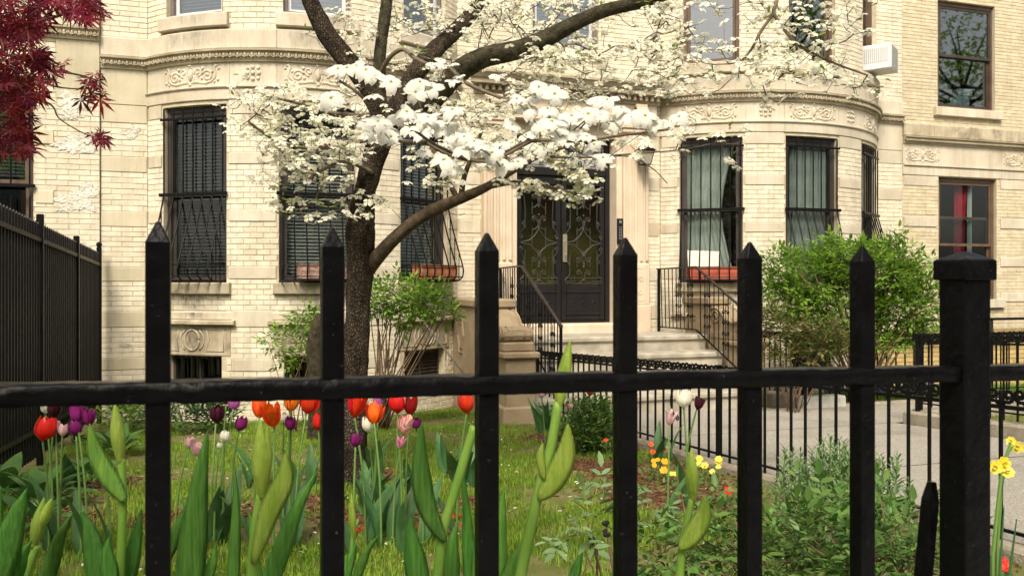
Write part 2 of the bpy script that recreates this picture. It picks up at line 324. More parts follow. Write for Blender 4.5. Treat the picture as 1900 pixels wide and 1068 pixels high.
M['wood_stake'] = pm('grey_wood_stake', (.10,.10,.08), (.15,.145,.115), 9, .9)

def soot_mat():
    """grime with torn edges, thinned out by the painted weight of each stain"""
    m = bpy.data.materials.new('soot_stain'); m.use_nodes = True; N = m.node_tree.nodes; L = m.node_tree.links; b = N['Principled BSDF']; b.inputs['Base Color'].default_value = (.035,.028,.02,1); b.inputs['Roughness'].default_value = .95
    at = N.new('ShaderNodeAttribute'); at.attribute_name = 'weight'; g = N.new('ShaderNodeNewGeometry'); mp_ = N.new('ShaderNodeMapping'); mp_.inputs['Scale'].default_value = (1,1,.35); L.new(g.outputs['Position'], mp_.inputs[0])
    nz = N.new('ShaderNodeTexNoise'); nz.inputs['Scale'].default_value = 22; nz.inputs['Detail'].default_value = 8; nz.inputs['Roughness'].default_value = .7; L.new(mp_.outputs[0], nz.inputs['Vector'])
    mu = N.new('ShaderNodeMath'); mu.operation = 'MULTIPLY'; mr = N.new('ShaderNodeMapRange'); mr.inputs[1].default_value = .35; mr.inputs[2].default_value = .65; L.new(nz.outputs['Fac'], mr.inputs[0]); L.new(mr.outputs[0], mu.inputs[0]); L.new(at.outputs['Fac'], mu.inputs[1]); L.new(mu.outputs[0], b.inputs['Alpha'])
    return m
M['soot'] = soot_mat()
# ---------------------------------------------------------------- ground, path, kerbs
def sheet(mb, x0, x1, ys, dz, nx=1):
    for a, b in zip(ys, ys[1:]):
        mb.add([(x0,a,G(a)+dz),(x1,a,G(a)+dz),(x1,b,G(b)+dz),(x0,b,G(b)+dz)], [(0,1,2,3)])
    return mb
struct('ground', sheet(MB(), -150, 150, [-150, .9, 11.6, 150], -.012), M['lawn'])
struct('sidewalk', sheet(MB(), -60, 60, [-3.2, .80], .004), M['pave'])
struct('road', sheet(MB(), -80, 80, [-13, -3.4], -.10+.1), pm('asphalt', (.04,.04,.042), (.06,.06,.06), 30, .9, .4, 90))
pathm = MB(); [sheet(pathm, 3.62, 6.70, q, .006) for q in ([.80, 2.89], [2.91, 5.19], [5.21, 7.34], [7.36, 9.10])]; sheet(pathm, 6.70, 17, [7.35, 9.0], .006); sheet(pathm, 3.62, 6.4, [9.10, 9.6], .006)
struct('path', pathm, M['path'])
def kerb(name, a, b, w, h, m=None):
    a = np.array(a, float); b = np.array(b, float); t = (b-a)/np.linalg.norm(b-a); n = np.array([-t[1], t[0]])*w/2
    mb = MB(); V = []
    for p in (a, b):
        for sgn, z, k in ((-1,-.1,1),(-1,h-.02,1),(-1,h,.8),(1,h,.8),(1,h-.02,1),(1,-.1,1)):
            q = p+n*sgn*k; V.append((q[0], q[1], G(p[1])+z))
    mb.add(V, [(i, i+1, i+7, i+6) for i in range(5)]+[(5,4,3,2,1,0),(6,7,8,9,10,11)])
    return struct(name, mb, m or M['kerb'])
kerb('path_kerb', (3.54, 9.0), (3.54, 1.0), .12, .05)
kerb('garden_kerb', (6.85, 9.05), (6.85, 10.1), .22, .16)
kerb('garden_kerb', (6.74, 9.0), (7.35, 9.0), .2, .15, M['white_paint'])
kerb('garden_kerb', (7.36, 9.02), (17, 9.02), .12, .03)
kerb('garden_kerb', (6.82, 7.25), (6.82, 1.0), .2, .14)
kerb('garden_kerb', (6.93, 7.25), (17, 7.25), .2, .14)

# ---------------------------------------------------------------- walls
def flatmap(x0, Y):
    def f(s, z, dep=0.0): return (x0+s, Y+dep, z)
    f.ang = lambda s: 0.0; f.arc = False; return f
def arcmap(cx, cy, R):
    def f(s, z, dep=0.0): return (cx+(R-dep)*sin(s/R), cy-(R-dep)*cos(s/R), z)
    f.ang = lambda s: s/R; f.arc = True; return f
def cuts(a, b, extra, step):
    c = sorted(set([a, b]+[e for e in extra if a < e < b])); out = []
    for p, q in zip(c, c[1:]):
        k = max(1, int(math.ceil((q-p)/step))); out += [p+(q-p)*i/k for i in range(k)]
    return out+[b]
def wall_sheet(mb, mp, s0, s1, z0, z1, holes, dep=.006, reveal=.22):
    step = .12 if mp.arc else 99
    ss = cuts(s0, s1, [h[0] for h in holes]+[h[1] for h in holes], step)
    zs = cuts(z0, z1, [h[2] for h in holes]+[h[3] for h in holes], 99)
    for a, b in zip(ss, ss[1:]):
        for c, d in zip(zs, zs[1:]):
            m, n = (a+b)/2, (c+d)/2
            if any(h[0] < m < h[1] and h[2] < n < h[3] for h in holes): continue
            mb.add([mp(a,c,dep), mp(b,c,dep), mp(b,d,dep), mp(a,d,dep)], [(0,1,2,3)])
    for h in holes:
        for s in h[:2]:
            mb.add([mp(s,h[2],.0), mp(s,h[2],reveal), mp(s,h[3],reveal), mp(s,h[3],.0)], [(0,1,2,3)])
        hs = cuts(h[0], h[1], [], step)
        for z in h[2:]:
            for a, b in zip(hs, hs[1:]):
                mb.add([mp(a,z,.005), mp(b,z,.005), mp(b,z,reveal), mp(a,z,reveal)], [(0,1,2,3)])
UB_V = []; c, cz = .018, .05
for y, ix, iz in ((.03, 0, 0), (.004, 0, 0), (.0, c, cz)):
    UB_V += [(-.5+ix, y, -.5+iz), (.5-ix, y, -.5+iz), (.5-ix, y, .5-iz), (-.5+ix, y, .5-iz)]
UB_F = [(8,9,10,11)]+[(r*4+i, r*4+(i+1)%4, r*4+4+(i+1)%4, r*4+4+i) for r in (0,1) for i in range(4)]
class Bricks:
    """collects the bricks of one building; the nearest ones in view become single parts, the rest one part"""
    def __init__(s): s.b = []
    def lay(s, mp, s0, s1, z0, z1, solids, bw, bh=.066, mat='brick'):
        n = max(1, round((z1-z0)/bh)); h = (z1-z0)/n; g = .007
        for k in range(n):
            zc = z0+h*(k+.5); iv = [(s0, s1)]
            for q in solids:
                if q[2]-.01 < zc < q[3]+.01:
                    nv = []
                    for a, b in iv:
                        if q[1] <= a or q[0] >= b: nv.append((a, b)); continue
                        if q[0]-a > .03: nv.append((a, q[0]))
                        if b-q[1] > .03: nv.append((q[1], b))
                    iv = nv
            for a, b in iv:
                x = s0+math.floor((a-s0)/bw)*bw-(.5*bw if k % 2 else 0)
                while x < b:
                    p, q = max(x, a)+g/2, min(x+bw, b)-g/2; x += bw
                    if q-p < .025: continue
                    sc = (p+q)/2; s.b.append((mp(sc, zc, random.uniform(-.0018, .0018)), mp.ang(sc)+random.gauss(0,.004), q-p, h-g, mat))
    def emit(s, house, most=300):
        seen = []
        for i, (c, a, w, h, mt) in enumerate(s.b):
            x, y, d = proj(c)
            if 0 < x < 1900 and 0 < y < 760 and w > .1: seen.append((d, i))
        pick = set(i for d, i in sorted(seen)[:most]); um = {}
        groups = {}
        for i, (c, a, w, h, mt) in enumerate(s.b):
            if i in pick:
                if mt not in um: um[mt] = MB().add(UB_V, UB_F).mesh('brick', M[mt])
                put('brick', um[mt], house, c, (random.gauss(0,.004), 0, a), (w, 1, h))
            else: groups.setdefault(mt, []).append((c, a, w, h))
        for mt, L in groups.items():
            mb = MB(); N = len(L); R = np.zeros((N,3,3))
            for k, (c, a, w, h) in enumerate(L):
                R[k] = [[cos(a)*w, -sin(a), 0], [sin(a)*w, cos(a), 0], [0, 0, h]]
            mb.many(UB_V, UB_F, R, np.array([l[0] for l in L]))
            tag(part('brickwork', mb, M[mt], house), kind='stuff')
def sweep(mb, mp, s0, s1, prof):
    """profile of (outward, z) points run along the wall"""
    ss = cuts(s0, s1, [], .1 if mp.arc else 99); n = len(prof)
    V = [mp(s, z, -o) for s in ss for o, z in prof]
    F = [(i*n+j, (i+1)*n+j, (i+1)*n+j+1, i*n+j+1) for i in range(len(ss)-1) for j in range(n-1)]
    F += [tuple(range(n)), tuple((len(ss)-1)*n+j for j in range(n-1,-1,-1))]
    return mb.add(V, F)
def slab(mp, s0, s1, z0, z1, out, back=.04, c=.008):
    return sweep(MB(), mp, s0, s1, [(-back, z0), (out-c, z0), (out, z0+c), (out, z1-c), (out-c, z1), (-back, z1)])
def stone(house, name, mp, s0, s1, z0, z1, out, mat='stone', c=.008):
    return part(name, slab(mp, s0, s1, z0, z1, out, c=c), M[mat], house)

def spiral(cx, cz, r, turns, a0, sgn, n=18, tight=.15):
    return [(cx+r*(1-(1-tight)*t)*cos(a0+sgn*2*pi*turns*t), cz+r*(1-(1-tight)*t)*sin(a0+sgn*2*pi*turns*t)) for t in [i/(n-1) for i in range(n)]]
def relief(mb, mp, sc, zc, pts, r, out=0.0, n=5):
    mb.tube([mp(sc+x, zc+z, -out) for x, z in pts], r, n)
def cartouche(house, mp, sc, zc, w=.80, h=.25, mat='stone'):
    mb = MB(); k = w/.8
    for sg in (-1, 1):
        relief(mb, mp, sc, zc, [(sg*x*k, z) for x, z in spiral(.235, -.02, .075, 1.4, pi*.9, -1)], .017)
        relief(mb, mp, sc, zc, [(sg*x*k, z) for x, z in spiral(.105, .035, .055, 1.3, -pi*.5, 1)], .015)
        relief(mb, mp, sc, zc, [(sg*x*k, z) for x, z in [(.03,-.10),(.09,-.085),(.15,-.10),(.22,-.105),(.29,-.085),(.335,-.04),(.345,.02),(.325,.07),(.345,.105),(.375,.09)]], [.012,.02,.016,.021,.018,.02,.016,.018,.02,.012])
        for q, (x, z, rr) in enumerate([(.17,.075,.022),(.30,.03,.02),(.385,.065,.018),(.16,-.045,.018),(.375,-.07,.02),(.06,-.085,.018),(.33,-.095,.016)]):
            p = mp(sc+sg*x*k, zc+z, -.004); mb.ball(p, rr, 7, 5)
    p = mp(sc, zc, 0); mb.ball(p, (.036, .036, .075), 10, 8); relief(mb, mp, sc, zc, [(.055*cos(a), .10*sin(a)) for a in np.linspace(0, 2*pi, 17)], .012)
    mb.ball(mp(sc, zc+.115, 0), (.035,.02,.018), 8, 5); mb.ball(mp(sc, zc-.115, 0), (.03,.02,.02), 8, 5)
    return part('carved_ornament', mb, M[mat], house, True)
def rosette(house, mp, sc, zc, mat='stone'):
    mb = MB()
    for a in range(8):
        t = a*pi/4; rr = .07 if a % 2 == 0 else .088
        mb.ball(mp(sc+rr*cos(t), zc+rr*sin(t), .0), .026 if a % 2 else .03, 7, 5)
    mb.ball(mp(sc, zc, -.006), .03, 8, 6)
    relief(mb, mp, sc, zc, [(.047*cos(a), .047*sin(a)) for a in np.linspace(0, 2*pi, 13)], .011)
    return part('carved_rosette', mb, M[mat], house, True)
_e = MB(); _e.ball((0, 0, -.004), (.021, .024, .036), 8, 6)
_e.tube([(-.033,-.006,.04),(-.036,-.012,.0),(-.028,-.012,-.03),(0,-.012,-.046),(.028,-.012,-.03),(.036,-.012,.0),(.033,-.006,.04)], .007, 5)
_e.tube([(.042,-.004,.03),(.042,-.012,-.042)], [.003,.008], 4)
EGG = _e.mesh('egg', M['stone_grey'], True)
def egg_cornice(house, mp, s0, s1, z, step=.084, mat='stone_grey', hgt=.13):
    """moulding with a row of carved eggs"""
    k = hgt/.13
    o = part('egg_cornice', sweep(MB(), mp, s0, s1, [(-.04, z-.02*k), (.028, z-.02*k), (.03, z), (.036, z+.012*k), (.036, z+.02*k), (.030, z+.026*k), (.048, z+.055*k), (.062, z+.09*k), (.066, z+.098*k), (.092, z+.10*k), (.095, z+.118*k), (.06, z+hgt), (-.04, z+hgt)]), M[mat], house)
    n = int((s1-s0)/step)
    for i in range(n):
        s = s0+(i+.5)*(s1-s0)/n; p = mp(s, z+.062*k, -.052)
        put('egg', EGG, o, p, (-.25, 0, mp.ang(s)), (.97*(s1-s0)/n/.084, 1, k))
    return o

def frameM(mp, s, hw, z=0):
    """local frame of a flat window in the wall: x right, y inwards, z up"""
    c = np.array(mp(s, z, 0)); a = mp.ang(s)
    if mp.arc:
        e = np.array(mp(s+hw, z, 0)); n = np.array([-sin(a), cos(a), 0]); c = c+n*np.dot(e-c, n)
    T = np.eye(4); T[:3, 0] = (cos(a), sin(a), 0); T[:3, 1] = (-sin(a), cos(a), 0); T[:3, 3] = c; T[2, 3] = 0
    return T
def pane_box(T, x0, x1, z0, z1, y): return MB(T).box(x0, x1, y, y+.004, z0, z1)
BELLY = [(.03,1.07),(.07,.92),(.14,.68),(.22,.45),(.285,.27),(.315,.16),(.30,.075),(.24,.03),(.12,.012),(.0,.012)]
def grille(win, T, hw, z0, z1, nb=7, zm=1.08, belly=1.0):
    mb = MB(T); w = hw-.03; zt = z1-.04
    xs = [-w+2*w*i/(nb-1) for i in range(nb)]
    for x in xs: mb.tube([(x, -.03, zt+.02), (x, -.03, z0+zm)], .0105, 6)
    mb.cbox(-hw-.02, hw+.02, -.045, -.02, zt-.13, zt-.10, .004); mb.cbox(-hw-.03, hw+.03, -.055, -.015, z0+zm-.025, z0+zm+.015, .005)
    for x in xs: mb.tube([(x, -o*belly-.02*(belly == 0), z0+z) for o, z in BELLY], .0105, 6)
    if belly:
        for o, z in ((.30*belly, .215), ):
            mb.tube([(-w, -.0, z0+z), (-w, -o, z0+z), (w, -o, z0+z), (w, 0, z0+z)], .009, 6)
        for xx in (-w, w):
            for o in (.08, .16, .235):
                zz = np.interp(o*belly, [b[0]*belly for b in BELLY[:6]], [b[1] for b in BELLY[:6]])
                mb.tube([(xx, -o*belly, z0+zz), (xx, -o*belly, z0+.02)], .007, 5)
        mb.tube([(-w, -.30*belly, z0+.075), (w, -.30*belly, z0+.075)], .008, 5)
        mb.tube([(-w, -.24*belly, z0+.03), (w, -.24*belly, z0+.03)], .008, 5)
    return part('security_grille', mb, M['iron_thin'], win)
def drape(T, x0, x1, z0, z1, y, folds, amp=.02, gather=None):
    mb = MB(T); n = folds*6; V = []; rows = 7
    for r in range(rows):
        t = r/(rows-1)
        for i in range(n+1):
            u = i/n; x = x0+(x1-x0)*u
            if gather is not None: x = x0+(x1-x0)*u*(1-gather*(1-abs(2*t-1)**1.5)*.5)
            V.append((x, y+amp*sin(2*pi*folds*u+.5*sin(3*t))*(1+.3*sin(9*u)), z0+(z1-z0)*t))
    return mb.add(V, [(r*(n+1)+i, r*(n+1)+i+1, (r+1)*(n+1)+i+1, (r+1)*(n+1)+i) for r in range(rows-1) for i in range(n)])
def window(house, T, hw, z0, z1, frame='frame', sash='frame', glass='glass', blind=None, curtain=None, grid=None, dep=.06, split=.5, open_low=0.0, label=None):
    fw = .055; mb = MB(T)
    mb.cbox(-hw, -hw+fw, dep, dep+.11, z0, z1, .006); mb.cbox(hw-fw, hw, dep, dep+.11, z0, z1, .006)
    mb.cbox(-hw+fw, hw-fw, dep+.002, dep+.108, z1-.07, z1-.001, .006); mb.cbox(-hw+fw, hw-fw, dep-.02, dep+.108, z0+.001, z0+.045, .006)
    win = part('window', mb, M[frame], house)
    if label: win['label'] = label
    zm = z0+(z1-z0)*split; sw = .045
    for (a, b, y) in ((zm-.02, z1-.07, dep+.015), (z0+.045+open_low, zm+.025+open_low*.9, dep+.055)):
        x0, x1 = -hw+fw, hw-fw; s = MB(T)
        s.box(x0, x0+sw, y, y+.035, a, b); s.box(x1-sw, x1, y, y+.035, a, b)
        s.box(x0+sw, x1-sw, y+.001, y+.034, b-sw, b-.001); s.box(x0+sw, x1-sw, y+.001, y+.034, a+.001, a+sw)
        part('sash', s, M[sash], win)
        part('pane', pane_box(T, x0+sw, x1-sw, a+sw, b-sw, y+.015), M[glass], win)
    if blind:
        za, zb, mt = blind; s = MB(T); z = z1-.1; x0, x1 = -hw+fw+.01, hw-fw-.01
        while z > z0+(z1-z0)*(1-zb)+.05:
            s.add([(x0, dep+.15, z), (x1, dep+.15, z), (x1, dep+.175, z+.034), (x0, dep+.175, z+.034)], [(0,1,2,3)]); z -= .043
        part('blind', s, M[mt], win)
    if curtain:
        for (a, b, mt, folds, gat) in curtain:
            part('curtain', drape(T, a*hw, b*hw, z0+.05, z1-.08, dep+.135, folds, .022, gat), M[mt], win)
    return win

# ---------------------------------------------------------------- the cream brick house with two bowed bays
HZ0, HZ1 = -1.95, 5.6; FY = 11.5
house = thing('brick_house', 'cream brick house with two bowed bays and a black double door', 'house', (4.5, FY, G(11.5)))
BR = Bricks(); D2R = pi/180
RB = 2.5; BAYS = [(.93, 'l'), (8.10, 'r')]
BANDS = [(-1.08,-.93), (-.55,-.35), (.03,.18), (.72,.86), (1.41,1.55), (2.01,2.18)]
ROWS = [(HZ0,-1.08), (-.93,-.55), (-.35,.03), (.18,.72), (.86,1.41), (1.55,2.01)]
WTH = [(-46,-25), (-10.5,10.5), (25,46)]
mort = MB()
for bi, (cx, side) in enumerate(BAYS):
    mp = arcmap(cx, 13.0, RB); E = 53.13*D2R*RB
    holes = []; solids = []
    for a, b in WTH:
        a, b = a*D2R*RB, b*D2R*RB
        holes += [(a, b, -.013, 2.14), (a+.06, b-.06, -1.5, -.9), (a+.05, b-.05, 3.23, 5.3)]
    wall_sheet(mort, mp, -E, E, HZ0, HZ1, holes)
    solids = list(holes)
    gaps = [(-E, -46*D2R*RB), (-25*D2R*RB, -10.5*D2R*RB), (10.5*D2R*RB, 25*D2R*RB), (46*D2R*RB, E)]
    for z0, z1 in BANDS:
        for k, (a, b) in enumerate(gaps):
            a2, b2 = a+.035, b-.035
            if z0 < -.3: a2, b2 = a+.07, b-.07
            stone(house, 'stone_block', mp, a2, b2, z0, z1, .010+random.uniform(-.002,.002)); solids.append((a2-.004, b2+.004, z0, z1))
            for zz in [(z0, z1)]: BR.lay(mp, a, b, z0, z1, [(a2-.004, b2+.004, z0, z1)], .16)
    for a, b in WTH:
        a, b = a*D2R*RB, b*D2R*RB
        for args in (('window_sill', a-.06, b+.06, -.155, -.013, .06, 'stone_stain'), ('ledge', a-.09, b+.09, -.465, -.365, .012, 'stone'), ('ledge', a-.12, b+.12, -.525, -.465, .075, 'stone_stain'), ('lintel_panel', a-.05, b+.05, -.90, -.525, .004, 'stone_stain'), ('window_sill', a-.03, b+.03, 3.06, 3.23, .06, 'stone')):
            n, p, q, z0, z1, out, mt = args; stone(house, n, mp, p, q, z0, z1, out, mt, .012); solids.append((p, q, z0, z1))
        # raised circle and sunk panels of the basement lintel
        sc = (a+b)/2; orn = MB()
        relief(orn, mp, sc, -.71, [(.105*cos(t), .125*sin(t)) for t in np.linspace(0, 2*pi, 25)], .013, .006)
        relief(orn, mp, sc, -.71, [(.13*cos(t)*1.28, .15*sin(t)) for t in np.linspace(-.9, .9, 9)], .011, .006); relief(orn, mp, sc, -.71, [(-.13*cos(t)*1.28, .15*sin(t)) for t in np.linspace(-.9, .9, 9)], .011, .006)
        for sg in (-1, 1): relief(orn, mp, sc, -.71, [(sg*x, z) for x, z in [(.20,.13),(.42,.13),(.42,-.13),(.20,-.13),(.235,0),(.20,.13)]], .010, .005)
        part('carved_lintel_ring', orn, M['stone_stain'], house, True)
    BR.lay(mp, -E, E, HZ0, -1.08, solids, .16)
    for z0, z1 in ROWS[1:]: BR.lay(mp, -E, E, z0, z1, solids, .16)
    BR.lay(mp, -E, E, 3.035, HZ1, solids, .16)
    # entablature over the ground floor windows
    js = [-E, -24*D2R*RB, -11*D2R*RB, 11*D2R*RB, 24*D2R*RB, E]
    for a, b in zip(js, js[1:]):
        stone(house, 'architrave_block', mp, a+.002, b-.002, 2.185, 2.325, .016); stone(house, 'frieze_block', mp, a+.002, b-.002, 2.345, 2.65, .004)
    part('moulding', sweep(MB(), mp, -E, E, [(-.02,2.322), (.03,2.322), (.042,2.335), (.042,2.345), (.02,2.352), (-.02,2.352)]), M['stone'], house)
    for th in (-36, 0, 36): cartouche(house, mp, th*D2R*RB, 2.50)
    for th in (-17.5, 17.5): rosette(house, mp, th*D2R*RB, 2.50)
    egg_cornice(house, mp, -E, E, 2.655)
    for a, b in ((js[0], js[2]), (js[2], js[4]), (js[4], E)):
        stone(house, 'blocking_course', mp, a+.002, b-.002, 2.787, 3.03, .035, 'stone', .015)
    # windows
    for wi, (a, b) in enumerate(WTH):
        sc = (a+b)/2*D2R*RB; hwc = 10.5*D2R*RB; hw = RB*sin(10.5*D2R)
        T = frameM(mp, sc, hwc)
        if side == 'l':
            w = window(house, T, hw, -.013, 2.14, 'frame', 'frame', 'glass', blind=(0, 1.0, 'blind_dark' if wi == 0 else 'blind'), split=.5)
        elif wi == 0:
            w = window(house, T, hw, -.013, 2.14, 'frame', 'frame', 'glass', curtain=[(-.9, .75, 'curtain', 9, .55)])
            part('propped_card', MB(T).add([(-.34,.115,.17),(.10,.115,.15),(.12,.128,.45),(-.36,.128,.47)], [(0,1,2,3)]), M['paper'], w)
        else:
            w = window(house, T, hw, -.013, 2.14, 'frame', 'frame', 'glass', curtain=[(-.88, .88, 'curtain_green', 11, 0)])
        grille(w, T, hw, -.013, 2.14)
        # basement opening: dark grated window, louvred under the bay's end nearest the door
        T2 = frameM(mp, sc, hwc-.06); hb = hw-.06; mbb = MB(T2)
        mbb.box(-hb, -hb+.05, .1, .18, -1.5, -.9); mbb.box(hb-.05, hb, .1, .18, -1.5, -.9); mbb.box(-hb+.05, hb-.05, .101, .179, -.95, -.901); mbb.box(-hb+.05, hb-.05, .101, .179, -1.499, -1.45); mbb.box(-.02, .02, .102, .178, -1.45, -.95)
        bw = part('basement_window', mbb, M['frame'], house)
        g = MB(T2)
        if (side, wi) == ('l', 2):
            for k in range(11): z = -1.44+k*.045; g.add([(-hb+.05,.10,z),(hb-.05,.10,z),(hb-.05,.13,z+.04),(-hb+.05,.13,z+.04)], [(0,1,2,3)])
            part('louvre', g, M['frame'], bw)
        else:
            for k in range(9): x = -hb+.09+k*(2*hb-.18)/8; g.tube([(x,.085,-1.48),(x,.085,-.92)], .007, 5)
            part('bars', g, M['iron_thin'], bw)
        part('pane', pane_box(T2, -hb+.05, hb-.05, -1.45, -.95, .15), M['glass'], bw)
        # upper floor
        hu = RB*sin(10.5*D2R-.05/RB); T3 = frameM(mp, sc, hwc-.05)
        if side == 'l': u = window(house, T3, hu, 3.23, 5.3, 'frame_grey', 'frame_white', 'glass_up', blind=(0, 1.0, 'blind'), split=.62)
        else: u = window(house, T3, hu, 3.23, 5.3, 'frame_brown', 'frame_brown', 'glass_up', split=.78)
    if side == 'l':
        pass
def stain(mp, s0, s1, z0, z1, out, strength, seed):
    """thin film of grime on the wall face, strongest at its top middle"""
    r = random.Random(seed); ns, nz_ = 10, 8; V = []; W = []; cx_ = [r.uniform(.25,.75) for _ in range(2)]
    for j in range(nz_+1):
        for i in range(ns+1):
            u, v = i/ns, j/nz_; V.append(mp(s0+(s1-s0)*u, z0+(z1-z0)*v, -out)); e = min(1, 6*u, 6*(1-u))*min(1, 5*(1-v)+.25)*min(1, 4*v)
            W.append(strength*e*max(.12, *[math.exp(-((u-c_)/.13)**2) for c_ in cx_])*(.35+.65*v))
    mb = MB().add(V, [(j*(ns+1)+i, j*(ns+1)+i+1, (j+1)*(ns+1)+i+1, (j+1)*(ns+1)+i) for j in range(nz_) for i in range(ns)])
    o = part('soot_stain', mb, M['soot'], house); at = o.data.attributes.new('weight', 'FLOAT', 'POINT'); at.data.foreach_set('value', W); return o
for cx, k in ((.93, 1.0), (8.10, .5)):
    mp = arcmap(cx, 13.0, RB)
    for wi, (a, b) in enumerate(WTH):
        a, b = a*D2R*RB, b*D2R*RB; st = k*(1.0 if wi == 0 else .55); q = int(cx*10)+wi*7
        stain(mp, a, b, -.152, -.02, .063, st*.7, q); stain(mp, a-.05, b+.05, -.362, -.158, .0055, st, q+1); stain(mp, a-.05, b+.05, -.462, -.368, .0145, st*.7, q+2); stain(mp, a, b, -.895, -.53, .0065, st*.8, q+3); stain(mp, a+.02, b-.02, 3.07, 3.22, .0635, .4*k, q+4); stain(mp, a-.1, b+.1, 2.80, 3.02, .0385, .45, q+5)
# flat piers at both ends and the wall between the bays
PBANDS = [(-1.10,-.95), (-.57,-.37), (0,.18), (.68,.87), (1.36,1.55), (1.97,2.19)]
PROWS = [(HZ0,-1.10), (-.95,-.57), (-.37,0), (.18,.68), (.87,1.36), (1.55,1.97)]
for x0, x1, bmat, smat in ((-1.61, -1.07, 'brick_pier', 'stone_pier'), (10.10, 10.65, 'brick', 'stone')):
    mp = flatmap(x0, FY); L = x1-x0
    wall_sheet(mort, mp, 0, L, HZ0, HZ1, [])
    for z0, z1 in PBANDS: stone(house, 'stone_block', mp, .004, L-.012, z0, z1, .006, smat)
    for z0, z1 in PROWS: BR.lay(mp, 0, L, z0, z1, [], .245, mat=bmat)
    stone(house, 'frieze_block', mp, .003, L-.012, 2.195, 2.652, .008, smat)
    egg_cornice(house, mp, .004, L-.014, 2.655)
    stone(house, 'blocking_course', mp, .003, L-.014, 2.787, 3.03, .03, 'stone', .015)
    BR.lay(mp, 0, L, 3.035, HZ1, [], .22, mat='brick')
mp = flatmap(2.93, FY); LC = 6.10-2.93; DX = 4.565
dh = (3.70-2.93, 5.43-2.93, -.62, 2.12); uh = (4.05-2.93, 5.08-2.93, 3.4, 5.3)
wall_sheet(mort, mp, 0, LC, HZ0, HZ1, [dh, uh], reveal=.3)
sol = [(3.28-2.93, 5.86-2.93, -2.5, 3.05), uh]
for z0, z1 in PBANDS:
    for a, b in ((.03, .33), (2.96, LC-.03)): stone(house, 'stone_block', mp, a, b, z0, z1, .008); sol.append((a-.004, b+.004, z0, z1))
for z0, z1 in PROWS+PBANDS+[(2.19,3.03)]: BR.lay(mp, 0, LC, z0, z1, sol, .22)
stone(house, 'window_sill', mp, uh[0]-.05, uh[1]+.05, 3.26, 3.4, .06); sol.append((uh[0]-.05, uh[1]+.05, 3.26, 3.4))
BR.lay(mp, 0, LC, 3.035, HZ1, sol, .22)
Tc = np.eye(4); Tc[:3, 3] = (DX, FY, 0)
window(house, Tc, .515, 3.4, 5.3, 'frame_grey', 'frame_white', 'glass_up', blind=(0, .9, 'blind'))
part('wall_core', mort, M['mortar'], house)
BR.emit(house)
# portal round the door
for sg in (-1, 1):
    xa, xb = sorted((DX+sg*.868, DX+sg*1.28)); mb = MB()
    mb.cbox(xa-.03, xb+.03, 11.34, 11.52, -.80, -.35, .015); mb.cbox(xa-.01, xb+.01, 11.36, 11.52, -.35, .26, .01)
    mb.box(xa, xb, 11.40, 11.52, .26, 2.22); n = 5; w = (xb-xa)/(2*n-1)
    for i in range(n): mb.cbox(xa+2*i*w, xa+(2*i+1)*w, 11.372, 11.405, .30, 2.16, .008)
    mb.cbox(xa-.02, xb+.02, 11.35, 11.52, 2.20, 2.26, .012); mb.cbox(xa-.04, xb+.04, 11.33, 11.52, 2.26, 2.32, .012)
    pil = part('pilaster', mb, M['stone_pink'], house)
    orn = MB(); f = flatmap((xa+xb)/2, 11.36)
    for q in (-1, 1):
        relief(orn, f, 0, -.05, [(q*x, z) for x, z in spiral(.07, .08, .05, 1.3, pi, -1)], .008); relief(orn, f, 0, -.05, [(q*x, z) for x, z in spiral(.06, -.10, .05, 1.2, pi, 1)], .008)
    relief(orn, f, 0, -.05, [(0,-.2),(0,.2)], .008); relief(orn, f, 0, -.05, [(-.14,-.24),(.14,-.24),(.14,.24),(-.14,.24),(-.14,-.24)], .006)
    part('carved_panel', orn, M['stone_pink'], pil, True)
    jx = DX+sg*.867
    part('door_jamb', MB().cbox(min(jx, jx-sg*.09), max(jx, jx-sg*.09), 11.42, 11.80, -.62, 2.12, .008), M['stone_pink'], house)
def beam(name, x0, x1, prof, mat):
    mb = MB(); n = len(prof)
    V = [(x0-(o if o > .02 else 0)*.6, FY-o, z) for o, z in prof]+[(x1+(o if o > .02 else 0)*.6, FY-o, z) for o, z in prof]
    mb.add(V, [(i, i+n, i+n+1, i+1) for i in range(n-1)]+[tuple(range(n)), tuple(range(2*n-1, n-1, -1))])
    return part(name, mb, M[mat], house)
beam('architrave', 3.24, 5.89, [(-.02,2.322),(.15,2.322),(.15,2.38),(.165,2.384),(.165,2.45),(-.02,2.45)], 'stone_pink')
beam('frieze', 3.245, 5.885, [(-.02,2.452),(.14,2.452),(.14,2.62),(-.02,2.62)], 'stone_pink')
beam('door_cornice', 3.22, 5.91, [(-.02,2.622),(.17,2.622),(.17,2.66),(.18,2.735),(.30,2.745),(.30,2.80),(.33,2.82),(.36,2.87),(.38,2.88),(.38,2.91),(.30,2.96),(-.02,3.02)], 'stone_grey')
dt = MB().cbox(-.022, .022, -.05, .03, -.035, .035, .004).mesh('dentil', M['stone_grey'])
for i in range(30): put('dentil', dt, house, (3.2+i*.0945, FY-.20, 2.70))
for sg in (-1, 1):   # console brackets at both ends
    mb = MB(); x = DX+sg*1.12
    mb.prism([(x-.09, 2.455), (x+.09, 2.455), (x+.09, 2.615), (x-.09, 2.615)], FY-.22, FY-.10); mb.tube([(x-.09, FY-.2, 2.52), (x+.09, FY-.2, 2.52)], .055, 10)
    part('console', mb, M['stone_pink'], house)
part('threshold', MB().cbox(3.62, 5.52, 11.30, 11.9, -.78, -.615, .015), M['stone_pink'], house)
